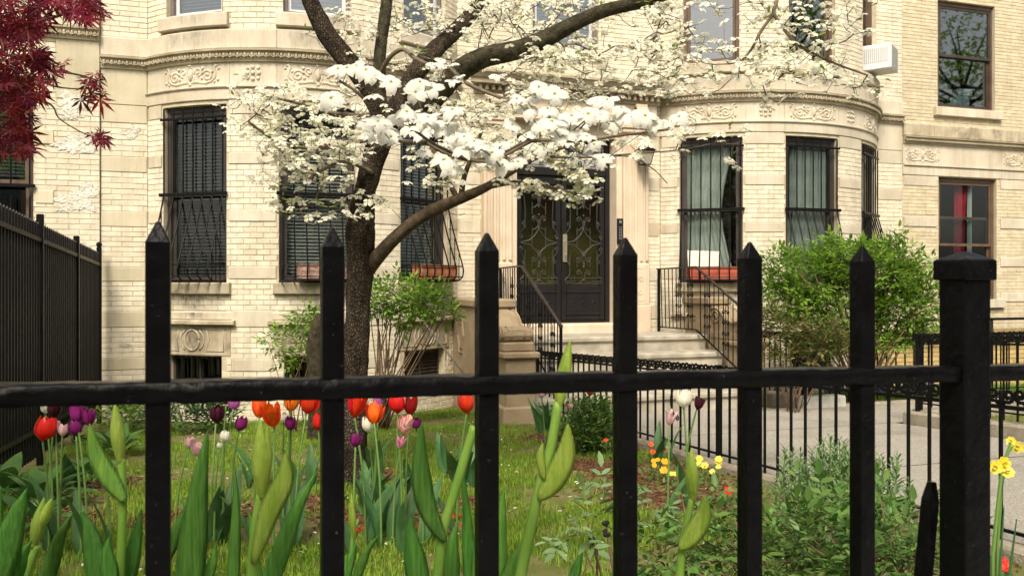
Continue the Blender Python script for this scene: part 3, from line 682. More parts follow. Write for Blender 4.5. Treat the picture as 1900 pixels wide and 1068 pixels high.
# shell that closes the house so the rooms stay dim
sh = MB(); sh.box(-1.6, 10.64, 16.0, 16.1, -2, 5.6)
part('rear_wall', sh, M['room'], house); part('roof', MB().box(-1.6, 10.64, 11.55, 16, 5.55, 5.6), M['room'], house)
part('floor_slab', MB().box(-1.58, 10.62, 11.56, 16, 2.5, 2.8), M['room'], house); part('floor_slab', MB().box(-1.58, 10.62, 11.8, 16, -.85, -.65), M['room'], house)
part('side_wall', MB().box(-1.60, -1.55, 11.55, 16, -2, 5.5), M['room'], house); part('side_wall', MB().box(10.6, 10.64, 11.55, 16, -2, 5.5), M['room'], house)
for cx, _ in BAYS:  # bay floors and ceilings
    for z in (2.6, -.75, 5.4):
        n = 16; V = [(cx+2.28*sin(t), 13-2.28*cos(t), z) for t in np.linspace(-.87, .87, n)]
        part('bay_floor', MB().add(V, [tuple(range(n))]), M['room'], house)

part('hall_wall', MB().box(3.2, 6.0, 12.35, 12.4, -.66, 2.45), pm('olive_hall', (.62,.60,.40), (.36,.33,.20), 1.5, .8), house)  # pale wall added close behind the door to lighten its glass
# ---------------------------------------------------------------- the door
Td = np.eye(4); Td[:3, 3] = (DX, 11.66, 0)
mb = MB(Td); W = .775
mb.cbox(-W, -W+.07, 0, .12, -.614, 2.12, .008); mb.cbox(W-.07, W, 0, .12, -.614, 2.12, .008)
mb.cbox(-W+.07, W-.07, .002, .118, 2.04, 2.119, .008); mb.cbox(-W+.07, W-.07, -.01, .118, 1.56, 1.68, .012); mb.box(-W+.07, W-.07, .0, .118, -.614, -.585)
door = part('double_door', mb, M['door'], house)
part('transom_pane', pane_box(Td, -W+.07, W-.07, 1.68, 2.04, .07), pm('pale_frosted_transom', (.50,.50,.48), (.40,.41,.40), 3, .2, spec=.6), door)  # frosted pane; its pale reflection is put into the colour
ir = MB(Td); fm = lambda s, z, dep=0.0: (s, .045+dep, z)
def iron(pts, r=.0075): ir.tube([(x, .045, z) for x, z in pts], r, 5)
iron([(.23*cos(t), 1.86+.15*sin(t)) for t in np.linspace(0, 2*pi, 25)]); iron([(.20*cos(t), 1.86+.12*sin(t)) for t in np.linspace(0, 2*pi, 25)])
for sg in (-1, 1):
    for zc, dr in ((1.76, 1), (1.95, -1)):
        iron([(sg*(.23+x), z) for x, z in spiral(.07, zc, .05, 1.4, pi, dr)]); iron([(sg*x, z) for x, z in spiral(.57, zc, .045, 1.4, 0, -dr)]); iron([(sg*.30, zc-.04*dr), (sg*.53, zc-.04*dr)])
    iron([(sg*.66, 1.73), (sg*.66, 1.99), (sg*.60, 1.99), (sg*.60, 1.92)])
    for x in (.05, .12): iron([(sg*x, 1.74), (sg*x, 1.98)], .006)
part('transom_scrollwork', ir, M['iron_thin'], door)
for ch, px in (('2', 969), ('7', 988)):
    cu = bpy.data.curves.new('digit', 'FONT'); cu.body = ch; cu.size = .13; cu.extrude = .004; cu.align_x = 'CENTER'
    ob = bpy.data.objects.new('tmp', cu); COL.objects.link(ob); bpy.context.view_layer.update()
    me = bpy.data.meshes.new_from_object(ob); bpy.data.objects.remove(ob); me.materials.clear(); me.materials.append(M['ink'])
    q = PY(px, 286, 11.70); put('house_number_digit', me, door, (q[0], 11.715, q[2]), (pi/2, 0, 0))
def leaf_iron(T, xc):
    o = MB(T)
    def bar(pts, r=.0075): o.tube([(xc+x, .02, z) for x, z in pts], r, 5)
    def dot(x, z, r=.016): o.ball((xc+x, .018, z), (r, .012, r), 7, 5)
    H0, H1 = -.04, 1.40
    for sg in (-1, 1):
        bar([(sg*.20, H0), (sg*.20, H0+.14), (sg*.28, H0+.2)]) if False else None
        bar([(sg*.105, .98), (sg*.105, 1.16)]); bar([(sg*.105, .50), (sg*.105, .80)]); bar([(sg*.105, .22), (sg*.105, .36)])
        bar([(sg*.30, .02), (sg*.225, .10), (sg*.215, .34), (sg*.215, .46)]); bar([(sg*.215, .78), (sg*.215, 1.05), (sg*.225, 1.22), (sg*.30, 1.31)])
        for zc, up in ((1.24, 1), (.92, 1), (.33, -1), (.13, 1)):   # fleur curls on the middle line
            bar([(sg*x, z) for x, z in spiral(.075, zc, .045, 1.35, pi, -up)]); bar([(sg*.03, zc), (sg*.012, zc-.09*up), (0, zc-.13*up)])
            bar([(sg*.012, zc-.10*up), (sg*.06, zc-.15*up), (sg*.105, zc-.16*up)], .006)
        # big X of two long curves with end scrolls at the leaf's edge
        bar([(0, .78), (sg*.06, .68), (sg*.15, .605), (sg*.28, .575)]); bar([(0, .37), (sg*.06, .47), (sg*.15, .545), (sg*.28, .565)])
        for zc, up in ((.66, 1), (.48, -1)):
            bar([(sg*x, z) for x, z in spiral(.27, zc, .035, 1.3, -pi/2*up, up)]); bar([(sg*x, z) for x, z in spiral(.245, zc+.19*up, .035, 1.3, pi/2*up, up)]); bar([(sg*.215, zc+.20*up), (sg*.235, zc+.12*up), (sg*.30, zc+.03*up)])
        bar([(sg*.30, .0), (sg*.14, .0), (sg*.14, .08), (sg*.2, .08), (sg*.2, .03)]); bar([(sg*.30, 1.36), (sg*.14, 1.36), (sg*.14, 1.29), (sg*.2, 1.29), (sg*.2, 1.33)])
    for z in (1.30, 1.10, .98, .78, .40, .22, .02): dot(0, z)
    for z in (.86, 1.20, .27): o.prism([(xc-.022, z), (xc, z+.06), (xc+.022, z), (xc, z-.04)], .01, .026)
    bar([(-.30, H0+.01), (.30, H0+.01)], .006); bar([(-.30, .05), (-.02, .05)], .005); bar([(.02, .05), (.30, .05)], .005)
    return o
for sg in (-1, 1):
    xc = sg*.355; w = .345; mb = MB(Td)
    mb.cbox(xc-w, xc-w+.075, .025, .085, -.58, 1.555, .008); mb.cbox(xc+w-.075, xc+w, .025, .085, -.58, 1.555, .008)
    mb.cbox(xc-w+.075, xc+w-.075, .027, .083, 1.43, 1.554, .008); mb.cbox(xc-w+.075, xc+w-.075, .027, .083, -.579, -.06, .01)
    mb.cbox(xc-w+.06, xc+w-.06, .012, .03, -.17, -.135, .006); mb.cbox(xc-w+.06, xc+w-.06, .012, .03, -.50, -.465, .006); 
    for q in (-1, 0, 1): mb.tube([(xc+q*.17+.032*cos(t), .022, -.33+.032*sin(t)) for t in np.linspace(0, 2*pi, 15)], .009, 5)
    lf = part('door_leaf', mb, M['door'], door)
    put('door_pane', pane_box(Td, xc-w+.075, xc+w-.075, -.06, 1.43, .06).mesh('door_pane', M['glass_dark']), door)
    put('scrollwork', leaf_iron(Td, xc).mesh('scrollwork', M['iron_scroll']), door)
hd = MB(Td); hd.cbox(.02, .085, .0, .024, .29, .70, .004); hd.tube([(.052,-.05,.38),(.052,-.055,.62)], .012, 8); hd.tube([(.052,.0,.40),(.052,-.05,.40)], .009, 6); hd.tube([(.052,.0,.60),(.052,-.05,.60)], .009, 6)
part('handle', hd, M['brass'], door)
# ---------------------------------------------------------------- neighbour on the left
def flake(house, mp, sc, zc, rs, rz, seed):
    """ragged patch of lifting paint: fine uneven grid, only the cells inside the torn outline"""
    r = random.Random(seed); mb = MB(); n = 30; V = {}; F = []; vi = []
    ph = [r.uniform(0, 6) for _ in range(6)]
    def inside(u, v):
        t = math.atan2(v, u); k = .72+.16*sin(3*t+ph[0])+.13*sin(5*t+ph[1])+.10*sin(9*t+ph[2])+.07*sin(14*t+ph[3]); return u*u+v*v < k*k
    def vert(i, j):
        if (i, j) not in V:
            u, v = 2*i/n-1, 2*j/n-1; h = .003+.004*abs(sin(6*u+4*v+ph[4])*sin(5*v-3*u+ph[5]))+r.uniform(0,.0055)
            V[(i, j)] = len(vi); vi.append(mp(sc+rs*(u+r.uniform(-.02,.02)), zc+rz*(v+r.uniform(-.02,.02)), -h))
        return V[(i, j)]
    for i in range(n):
        for j in range(n):
            if inside(2*(i+.5)/n-1, 2*(j+.5)/n-1) and not (sin(11*i/n*3+ph[1])*sin(9*j/n*3+ph[2]) > .9): F.append((vert(i,j), vert(i+1,j), vert(i+1,j+1), vert(i,j+1)))
    mb.add(vi, F); return part('paint_flake', mb, M['flake'], house)
nl = thing('neighbour_house', 'neighbouring house at far left with flaking cream paint on its brick pier', 'house', (-4, 11.46, G(11.5)))
mp = flatmap(-6.0, 11.46); L = 6.0-1.612; wx = (-3.40+6, -2.34+6)
mo = MB(); wh = (wx[0], wx[1], -.05, 2.45); uh2 = (wx[0], wx[1], 3.7, 5.4)
wall_sheet(mo, mp, 0, L, HZ0, HZ1, [wh, uh2]); part('wall_core', mo, M['mortar'], nl)
B2 = Bricks(); sol = [wh, uh2, (wx[1]+.03, wx[1]+.22, 1.66, 1.84), (wx[1]+.03, wx[1]+.22, .94, 1.1), (wx[1]+.03, wx[1]+.22, .2, .36)]
for q in sol[2:]: stone(nl, 'stone_block', mp, *q, .012, 'stone_pier')
stone(nl, 'window_sill', mp, wx[0]-.06, wx[1]+.06, -.2, -.05, .06); sol.append((wx[0]-.06, wx[1]+.06, -.2, -.05))
stone(nl, 'lintel', mp, wx[0]-.12, wx[1]+.22, 2.45, 2.60, .05); sol.append((wx[0]-.12, wx[1]+.22, 2.45, 2.60))
B2.lay(mp, 0, L, HZ0, 2.22, sol, .245, mat='brick_pier'); B2.lay(mp, 0, wx[1]+.24, 2.22, 2.9, sol, .245, mat='brick_pier')
stone(nl, 'frieze_block', mp, wx[1]+.245, L-.004, 2.22, 2.965, .006, 'stone_pier'); stone(nl, 'frieze_block', mp, .1, wx[1]+.24, 2.9, 2.966, .006, 'stone_pier')
egg_cornice(nl, mp, .004, L-.004, 2.97); stone(nl, 'blocking_course', mp, .004, L-.004, 3.102, 3.42, .03, 'stone', .015)
B2.lay(mp, 0, L, 3.425, HZ1, sol, .22, mat='brick_pier'); B2.emit(nl)
Tn = np.eye(4); Tn[:3, 3] = ((wx[0]+wx[1])/2-6, 11.46, 0)
w = window(nl, Tn, (wx[1]-wx[0])/2, -.05, 2.45, 'frame', 'frame_brown', 'glass_up', split=.5, blind=(0, .5, 'blind'))
grille(w, Tn, (wx[1]-wx[0])/2, -.05, 2.45, 6, 1.2, 0.0)
window(nl, Tn, (wx[1]-wx[0])/2, 3.7, 5.4, 'frame_grey', 'frame_white', 'glass_up')
for i, (x, y, rs, rz) in enumerate([(138,190,.24,.17),(130,215,.16,.06),(140,268,.28,.15),(145,370,.27,.17),(165,352,.13,.12),(160,255,.15,.08),(120,385,.12,.07),(150,455,.12,.05)]):
    q = PY(x, y, 11.46); flake(nl, mp, q[0]+6, q[2], rs, rz, i+3)
mpz = flatmap(0, FY)
for i, (x, y, rs, rz) in enumerate([(241,248,.13,.075),(250,240,.08,.05),(232,640,.1,.03)]):
    q = PY(x, y, FY); flake(house, mpz, q[0], q[2], rs, rz, i+20)
part('rear_wall', MB().box(-6, -1.615, 14, 14.1, -2, 5.6), M['room'], nl); part('roof', MB().box(-6, -1.615, 11.5, 14, 5.55, 5.6), M['room'], nl)
part('side_wall', MB().box(-6, -5.9, 11.5, 14, -2, 5.55), M['room'], nl); part('side_wall', MB().box(-1.66, -1.615, 11.5, 14, -2, 5.55), M['room'], nl); part('floor_slab', MB().box(-5.9, -1.66, 11.6, 14, 2.9, 3.1), M['room'], nl)

# ---------------------------------------------------------------- neighbour on the right
nr = thing('neighbour_house', 'flat yellow brick house at far right with a red curtain in its open window', 'house', (13, FY, G(11.5)))
mp = flatmap(10.652, FY+.005); L = 6.4; lw = (11.42-10.652, 12.70-10.652, -.31, 1.79); uw = (11.40-10.652, 12.66-10.652, 2.98, 4.82)
mo = MB(); wall_sheet(mo, mp, 0, L, HZ0, HZ1, [lw, uw]); part('wall_core', mo, M['mortar'], nr)
B3 = Bricks(); sol = [lw, uw]
for z0, z1 in ((1.62,1.79), (.93,1.10), (.26,.42), (-.36,-.2)):
    for a, b in ((.03, .72), (lw[1]+.09, lw[1]+1.0)): stone(nr, 'stone_block', mp, a, b, z0, z1, .010); sol.append((a-.004, b+.004, z0, z1))
for a, b, z0, z1 in ((lw[0]-.08, lw[1]+.14, -.46, -.31), (uw[0]-.1, uw[1]+.12, 2.83, 2.98)):
    stone(nr, 'window_sill', mp, a, b, z0, z1, .07); sol.append((a, b, z0, z1))
for z0, z1 in ((HZ0, 1.8), (2.67, 5.6)): B3.lay(mp, 0, L, z0, z1, sol, .2, .06, mat='brick_far')
B3.emit(nr)
for a, b in ((0, .64), (.64, 2.15), (2.15, 4.2), (4.2, L)):
    stone(nr, 'architrave_block', mp, a+.003, b-.003, 1.80, 1.955, .014); stone(nr, 'frieze_block', mp, a+.003, b-.003, 1.975, 2.335, .006)
    stone(nr, 'blocking_course', mp, a+.003, b-.003, 2.452, 2.67, .04, 'stone_stain', .015)
part('moulding', sweep(MB(), mp, 0.02, L, [(-.02,1.952),(.03,1.952),(.04,1.965),(.02,1.977),(-.02,1.977)]), M['stone'], nr)
egg_cornice(nr, mp, .01, L-.01, 2.345, .06, hgt=.105)
cartouche(nr, mp, .42, 2.15, .72); cartouche(nr, mp, 2.62, 2.15, .86); cartouche(nr, mp, 4.6, 2.15, .86)
Tl = np.eye(4); Tl[:3, 3] = (10.652+(lw[0]+lw[1])/2, FY, 0); hw = (lw[1]-lw[0])/2
w = window(nr, Tl, hw, -.31, 1.79, 'frame_brown', 'frame_brown', 'glass', split=.45, open_low=.52, curtain=[(-.16, .26, 'curtain_red', 3, .3), (.3, .42, 'curtain', 2, 0)])
w = window(nr, Tl, hw-.01, 2.98, 4.82, 'frame_brown', 'frame', 'glass_up', split=.5)
for x0, x1, z0, z1 in ((.05,.35,3.03,3.28), (-.1,.08,3.03,3.15), (.12,.42,3.29,3.42)): part('stored_box', MB(Tl).cbox(x0, x1, .3, .45, z0, z1, .01), M['paper'], w)
part('rear_wall', MB().box(10.66, 17.05, 15, 15.1, -2, 5.6), M['room'], nr); part('roof', MB().box(10.66, 17.05, 11.55, 15, 5.55, 5.6), M['room'], nr)
part('side_wall', MB().box(17, 17.05, 11.55, 15, -2, 5.55), M['room'], nr); part('side_wall', MB().box(10.66, 10.7, 11.55, 15, -2, 5.55), M['room'], nr); part('floor_slab', MB().box(10.7, 17, 11.6, 15, 2.2, 2.5), M['room'], nr)

# ---------------------------------------------------------------- stoop
stoop = thing('stoop', 'grey stone stoop with four steps and carved brown cheek walls below the door', 'stoop', (4.7, 10, G(10)))
for zt, yf, yb, xr in ((-.745, 10.5, 11.30, 6.30), (-.955, 10.1, 10.5, 6.32), (-1.165, 9.7, 10.1, 6.34), (-1.385, 9.3, 9.7, 6.355)):
    mb = MB(); mb.cbox(3.27, xr, yf-.035, yb+.03, zt-.075, zt, .018); mb.box(3.27, xr-.02, yf, yb+.02, G(yf)-.1, zt-.075)
    part('landing' if yf > 10.4 else 'step', mb, M['step'], stoop)
TYZ = np.array([[0,1,0,0],[1,0,0,0],[0,0,1,0],[0,0,0,1.0]])   # local x -> depth, local y -> sideways
for x0, x1, dy in ((2.84, 3.26, 0), (6.36, 6.68, .55)):
    part('cheek_wall', MB().cbox(x0, x1, 9.98+dy, 11.44, G(11.6), -.33, .012), M['stone_brown'], stoop)
    cap = part('cheek_cap', MB().cbox(x0-.035, x1+.035, 9.94+dy, 11.42, -.33, -.22, .02), M['stone_brown'], stoop)
    hexa = MB(); hexa.tube([(x0-.002, 10.95+.17*cos(t), -.72+.26*sin(t)) for t in np.linspace(0, 2*pi, 7)], .012, 4)
    hexa.tube([(x0-.002, 10.95+.11*cos(t), -.72+.19*sin(t)) for t in np.linspace(0, 2*pi, 7)], .010, 4)
    part('carved_panel', hexa, M['stone_brown'], stoop)
    pr = [(9.97,-.70),(9.97,-.37),(9.90,-.355),(9.80,-.37),(9.70,-.42),(9.62,-.49),(9.54,-.545),(9.44,-.56),(9.36,-.545),(9.30,-.53),(9.24,-.535),(9.185,-.57),(9.17,-.62),(9.19,-.665),(9.24,-.70)]
    pr = [(y+dy, z) for y, z in pr]
    v = MB(TYZ); v.prism(pr, x0+.03, x1-.03); v.prism([(y, z+.014) for y, z in pr[1:12]]+[(y, z-.02) for y, z in pr[11:0:-1]], x0+.10, x1-.10)
    v2 = MB()
    for sd in (x0+.02, x1-.02):
        v2.tube([(sd, y, z) for y, z in spiral(9.262+dy, -.618, .075, 1.6, pi/2, 1)], .014, 5); v2.tube([(sd, y, z) for y, z in spiral(9.84+dy, -.50, .105, 1.7, 0, 1)], .016, 5)
        v2.tube([(sd, y, z-.01) for y, z in pr[1:11]], .014, 5)
    for xx in (x0+.04, x0+.13, x1-.13, x1-.04): v2.tube([(xx, y, z+.004) for y, z in pr[1:14]], .012, 5)
    vo = part('volute', v, M['stone_brown'], stoop); put('volute_carving', v2.mesh('volute_carving', M['stone_brown'], True), vo)
    part('plinth', MB().cbox(x0+.02, x1-.02, 9.13+dy, 9.985+dy, -.80, -.695, .015), M['stone_brown'], stoop)
    pd = MB(); pd.cbox(x0+.04, x1-.02, 9.08+dy, 9.55+dy, G(9)-.1, -.875, .012); pd.cbox(x0, x1, 9.04+dy, 9.6+dy, G(9)-.1, G(9)+.18, .02)
    part('pedestal', pd, M['stone_brown'], stoop); part('pedestal_cap', MB().cbox(x0+.0, x1+.02, 9.03+dy, 9.6+dy, -.875, -.80, .018), M['stone_brown'], stoop)
    part('cheek_base', MB().box(x0+.03, x1-.03, 9.55+dy, 10.0+dy, G(10)-.1, -.80), M['stone_brown'], stoop)

def lerp(a, b, t): return np.asarray(a)*(1-t)+np.asarray(b)*t
def smooth_path(pts, rad, k=4):
    pts = [np.array(p) for p in pts]; Q = []; RR = []
    for i in range(len(pts)-1):
        p0 = pts[max(i-1,0)]; p1 = pts[i]; p2 = pts[i+1]; p3 = pts[min(i+2,len(pts)-1)]
        for j in range(k):
            t = j/k; Q.append(.5*((2*p1)+(-p0+p2)*t+(2*p0-5*p1+4*p2-p3)*t*t+(-p0+3*p1-3*p2+p3)*t**3)); RR.append(rad[i]*(1-t)+rad[i+1]*t)
    return Q+[pts[-1]], RR+[rad[-1]]
def railing(label, pA, pB, pC, zl, zend, side):
    """level part A-B on the landing, sloping part B-C down the steps"""
    rt = thing('stair_railing', label, 'railing', (pB[0], pB[1], zl), 'railings of the stoop')
    hr = MB()
    top = [np.array([pA[0], pA[1]+.05, zl+.93]), np.array([pB[0], pB[1], zl+.95]), np.array([pC[0], pC[1], zend+.86])]
    for a, b in zip(top, top[1:]): hr.tube([a, b], .026, 4, flat=.55)
    hr.ball(top[-1], (.03,.03,.03), 6, 5)
    part('handrail', hr, M['rail_wood'], rt)
    bot = [np.array([pA[0], pA[1], zl+.07]), np.array([pB[0], pB[1], zl+.07]), np.array([pC[0], pC[1], zend+.02])]
    part('bottom_rail', MB().tube(bot, .012, 4), M['iron_thin'], rt)
    for p, t in ((pA, top[0]), (pC, top[2])):
        part('post', MB().cbox(p[0]-.016, p[0]+.016, p[1]-.016, p[1]+.016, zend-.05 if p is pC else zl-.01, t[2], .003), M['iron_thin'], rt)
    for (a, b, c, d, n, deco) in ((top[0], top[1], bot[0], bot[1], 10, (5, 8)), (top[1], top[2], bot[1], bot[2], 13, (2, 6, 10))):
        for i in range(1, n):
            t = i/n; p = lerp(a, b, t); q = lerp(c, d, t)
            part('baluster', MB().tube([p, q], .0075, 5), M['iron_thin'], rt)
        for i in deco:
            t = (i+.5)/n; p = lerp(a, b, t); q = lerp(c, d, t); h = p[2]-q[2]; m = MB(); dx = (b-a)/np.linalg.norm((b-a)[:2]); dx[2] = 0
            for sg in (-1, 1):
                for zc in (.22, .38, .54, .70):
                    m.tube([q+np.array([0,0,h*zc])+dx*x*sg+np.array([0,0,z]) for x, z in spiral(.04, 0, .036, 1.3, pi, 1 if zc < .5 else -1)], .006, 4)
            m.tube([q+np.array([0,0,h*.12]), q+np.array([0,0,h*.85])], .005, 4)
            part('scroll_panel', m, M['iron_thin'], rt)
    return rt
railing('black iron stair railing with brown handrail left of the door', (3.50, 11.30), (3.54, 10.48), (3.62, 9.28), -.745, -1.385, -1)
railing('black iron stair railing right of the door by the red planter window', (5.97, 11.30), (6.12, 10.48), (6.32, 9.28), -.745, -1.385, 1)

# ---------------------------------------------------------------- things fixed to the house
def lantern(label, c):
    k = .84
    o = thing('wall_lantern', label, 'lantern', (c[0], c[1], c[2]-.2), 'lanterns beside the door')
    x, y, z = c; KT = np.eye(4)*k; KT[3,3] = 1; KT[:3,3] = np.array([x, y+.18, z])*(1-k); mb = MB(KT)
    def ring(w, zz): return [(x-w,y-w,zz),(x+w,y-w,zz),(x+w,y+w,zz),(x-w,y+w,zz)]
    for zz, w in ((z+.09,.125),(z-.15,.072)): mb.tube(ring(w, zz)+ring(w, zz)[:1], .010, 4)
    for i in range(4): mb.tube([ring(.12, z+.09)[i], ring(.07, z-.15)[i]], .008, 4)
    V = ring(.15, z+.095)+ring(.06, z+.165)+[(x, y, z+.20)]
    mb.add(V, [(0,3,2,1)]+[(i, (i+1)%4, 4+(i+1)%4, 4+i) for i in range(4)]+[(4+i, 4+(i+1)%4, 8) for i in range(4)])
    mb.tube([(x, y+.02, z+.18), (x, y+.05, z+.27), (x, y+.13, z+.26), (x, y+.17, z+.12)], .010, 5); mb.cbox(x-.04, x+.04, y+.155, y+.18, z-.02, z+.22, .006)
    mb.box(x-.07, x+.07, y-.07, y+.07, z-.158, z-.146)
    part('lantern_frame', mb, M['iron_thin'], o)
    g = MB(KT); a = ring(.112, z+.085); b = ring(.064, z-.145)
    for i in range(4): g.add([a[i], a[(i+1)%4], b[(i+1)%4], b[i]], [(0,1,2,3)])
    part('lantern_pane', g, M['lamp_glass'], o); part('bulb', MB().ball((x, y, z-.02), (.03,.03,.05)), M['frame_white'], o, True)
lantern('black wall lantern left of the door behind blossom', (3.49, 11.18, 1.83)); lantern('black wall lantern on the pilaster right of the door', (5.70, 11.18, 1.84))
ic = thing('intercom', 'narrow black intercom panel on the door jamb', 'intercom', (5.39, 11.41, .55))
part('panel', MB().cbox(5.34, 5.43, 11.385, 11.42, .55, .93, .004), M['door'], ic)
m = MB(); 
for k in range(9): m.box(5.36, 5.375, 11.381, 11.386, .62+k*.022, .632+k*.022); m.box(5.385, 5.41, 11.381, 11.386, .62+k*.022, .632+k*.022)
m.cbox(5.365, 5.405, 11.378, 11.386, .86, .90, .003); part('buttons', m, M['steel'], ic)
mpR = arcmap(8.10, 13.0, RB); Ta = frameM(mpR, 35.5*D2R*RB, 10.5*D2R*RB)
ac = thing('air_conditioner', 'white window air conditioner jutting from upper window of right bay', 'air conditioner', tuple(Ta[:3, 3]+np.array([0,0,3.3])))
A = MB(Ta); A.cbox(-.23, .23, -.38, .08, 3.29, 3.68, .012); part('casing', A, M['ac'], ac)
A = MB(Ta)
for k in range(16): A.box(-.20, .20, -.387, -.379, 3.32+k*.021, 3.331+k*.021)
part('rear_grille', A, M['ac_grille'], ac)
A = MB(Ta)
for xx in (-.236, .229):
    for k in range(12): A.box(xx, xx+.007, -.33+k*.03, -.313+k*.03, 3.40, 3.62)
part('side_louvre', A, M['ac_grille'], ac)
def planter(label, bay, th, x0, x1, mat, out=.06, z=.03):
    mp = arcmap(bay, 13.0, RB); T = frameM(mp, th*D2R*RB, 10.5*D2R*RB); c = T[:3, 3]
    o = thing('window_box', label, 'planter', (c[0], c[1], z), 'window boxes behind the grilles')
    m = MB(T); m.cbox(x0, x1, -out-.17, -out, z, z+.15, .008); m.cbox(x0-.012, x1+.012, -out-.182, -out+.012, z+.15, z+.185, .008); part('trough', m, M[mat], o)
    m = MB(T); m.box(x0+.02, x1-.02, -out-.15, -out-.02, z+.18, z+.19); part('earth', m, M['soil'], o)
planter('pale peeling planter box in the grille behind the tree trunk', .93, 0, -.25, .33, 'box_pale'); planter('terracotta planter box in the bulging grille left of the door', .93, 35.5, -.32, .37, 'terracotta', .07)
planter('red planter box in the grille right of the door', 8.10, -35.5, -.33, .40, 'terracotta_red', .05)

# ---------------------------------------------------------------- iron fence right in front of the lens
FZ = lambda X: -.0154*(X+.077)
ff = thing('front_fence', 'thick black iron picket fence close in front of the garden', 'fence', (.4, .934, -1.2))
pk = MB(); w = .0118
pk.add([(-w,-w,-1.14),(w,-w,-1.14),(w,w,-1.14),(-w,w,-1.14),(-w,-w,.040),(w,-w,.040),(w,w,.040),(-w,w,.040),(-w*.16,-w*.16,.0615),(w*.16,-w*.16,.0615),(w*.16,w*.16,.0615),(-w*.16,w*.16,.0615)],
       [(0,1,5,4),(1,2,6,5),(2,3,7,6),(3,0,4,7),(4,5,9,8),(5,6,10,9),(6,7,11,10),(7,4,8,11),(8,9,10,11)])
pkm = pk.mesh('picket', M['iron'])
bv = lambda o, wd: (setattr(o.modifiers.new('b', 'BEVEL'), 'width', wd), setattr(o.modifiers[-1], 'segments', 2), setattr(o.modifiers[-1], 'limit_method', 'ANGLE'))
for k in list(range(-4, 6))+list(range(7, 11)):
    X = -.077+.175*k; o = put('picket', pkm, ff, (X, .934, FZ(X)), (0, 0, random.uniform(-.03,.03))); bv(o, .0022)
def rough_rail(x0, x1, zoff, h, d, amp):
    xs = np.arange(x0, x1, .006); V = []; r = random.Random(3); n1 = [0]*8
    prof = [(-d,-h*.46),(-d,h*.44),(-d*.90,h*.5),(d*.90,h*.5),(d,h*.44),(d,-h*.46),(d*.9,-h*.5),(-d*.9,-h*.5)]
    for x in xs:
        for j, (y, z) in enumerate(prof):
            n1[j] = n1[j]*.75+r.gauss(0, 1)*amp
            V.append((x, .934+y+n1[j]*.5, FZ(x)+zoff+z+n1[j]))
    F = [(i*8+j, i*8+8+j, i*8+8+(j+1)%8, i*8+(j+1)%8) for i in range(len(xs)-1) for j in range(8)]
    F += [tuple(range(7,-1,-1)), tuple((len(xs)-1)*8+j for j in range(8))]
    return MB().add(V, F)
part('rail', rough_rail(-.95, 1.95, -.1125, .0215, .0155, .00028), M['iron'], ff, True)
part('rail', rough_rail(-.95, 1.95, -1.02, .0215, .0155, .0003), M['iron'], ff, True)
X = .973; z = FZ(X); w = .0232
po = MB(); po.box(X-w, X+w, .934-w, .934+w, -1.22, z+.022); o = part('post', po, M['iron'], ff); bv(o, .003)
cp = MB(); w2 = .0285; cp.add([(X-w2,.934-w2,z+.018),(X+w2,.934-w2,z+.018),(X+w2,.934+w2,z+.018),(X-w2,.934+w2,z+.018),(X-w2,.934-w2,z+.046),(X+w2,.934-w2,z+.046),(X+w2,.934+w2,z+.046),(X-w2,.934+w2,z+.046),(X-.004,.93,z+.058),(X+.004,.93,z+.058),(X+.004,.938,z+.058),(X-.004,.938,z+.058)],
    [(3,2,1,0),(0,1,5,4),(1,2,6,5),(2,3,7,6),(3,0,4,7),(4,5,9,8),(5,6,10,9),(6,7,11,10),(7,4,8,11),(8,9,10,11)])
o = part('post_cap', cp, M['iron'], ff); bv(o, .002)
a = P(1729, 893, 1.24); b = P(1702, 1190, 1.24); b2 = a+(b-a)*(-1.19-a[2])/(b[2]-a[2])
part('brace', MB().tube([a, a+(b2-a)*.03, b2], [.006,.012,.016], 4), M['iron'], ff)

# ---------------------------------------------------------------- tall fence on the left, running to the house
lf = thing('side_fence', 'tall black iron railing running back to the house on the left', 'fence', (-1.6, 8, G(8)))
TZ = lambda Y: .36+(11.3-Y)*.0449
sp = MB(); sp.box(-.0085,.0085,-.0085,.0085,-1.98,-.02); sp.add([(-.0085,-.0085,-.02),(.0085,-.0085,-.02),(.0085,.0085,-.02),(-.0085,.0085,-.02),(0,0,.0)], [(0,1,4),(1,2,4),(2,3,4),(3,0,4)])
spm = sp.mesh('picket', M['iron_thin']); n = 92
for i in range(n):
    Y = 11.24-i*.092
    put('picket', spm, lf, (-1.6, Y, TZ(Y)))
for dz in (-.155, -1.75):
    m = MB(); m.add([(x, Y, TZ(Y)+dz+z) for Y in (2.7, 11.3) for x, z in ((-1.618,-.018),(-1.582,-.018),(-1.582,.018),(-1.618,.018))], [(i, (i+1)%4, 4+(i+1)%4, 4+i) for i in range(4)]+[(0,1,2,3),(4,5,6,7)]); part('rail', m, M['iron_thin'], lf)
m = MB()
for i in range(0):
    pass
for Y, top in ((8.1, .07), (9.81, .05), (11.33, .06), (5.2, .06)):
    m = MB(); m.cbox(-1.627, -1.573, Y-.027, Y+.027, G(Y)-.05, TZ(Y)+top, .005)
    if Y > 11: m.ball((-1.6, Y, TZ(Y)+top+.03), .035, 8, 6)
    part('post', m, M['iron_thin'], lf)
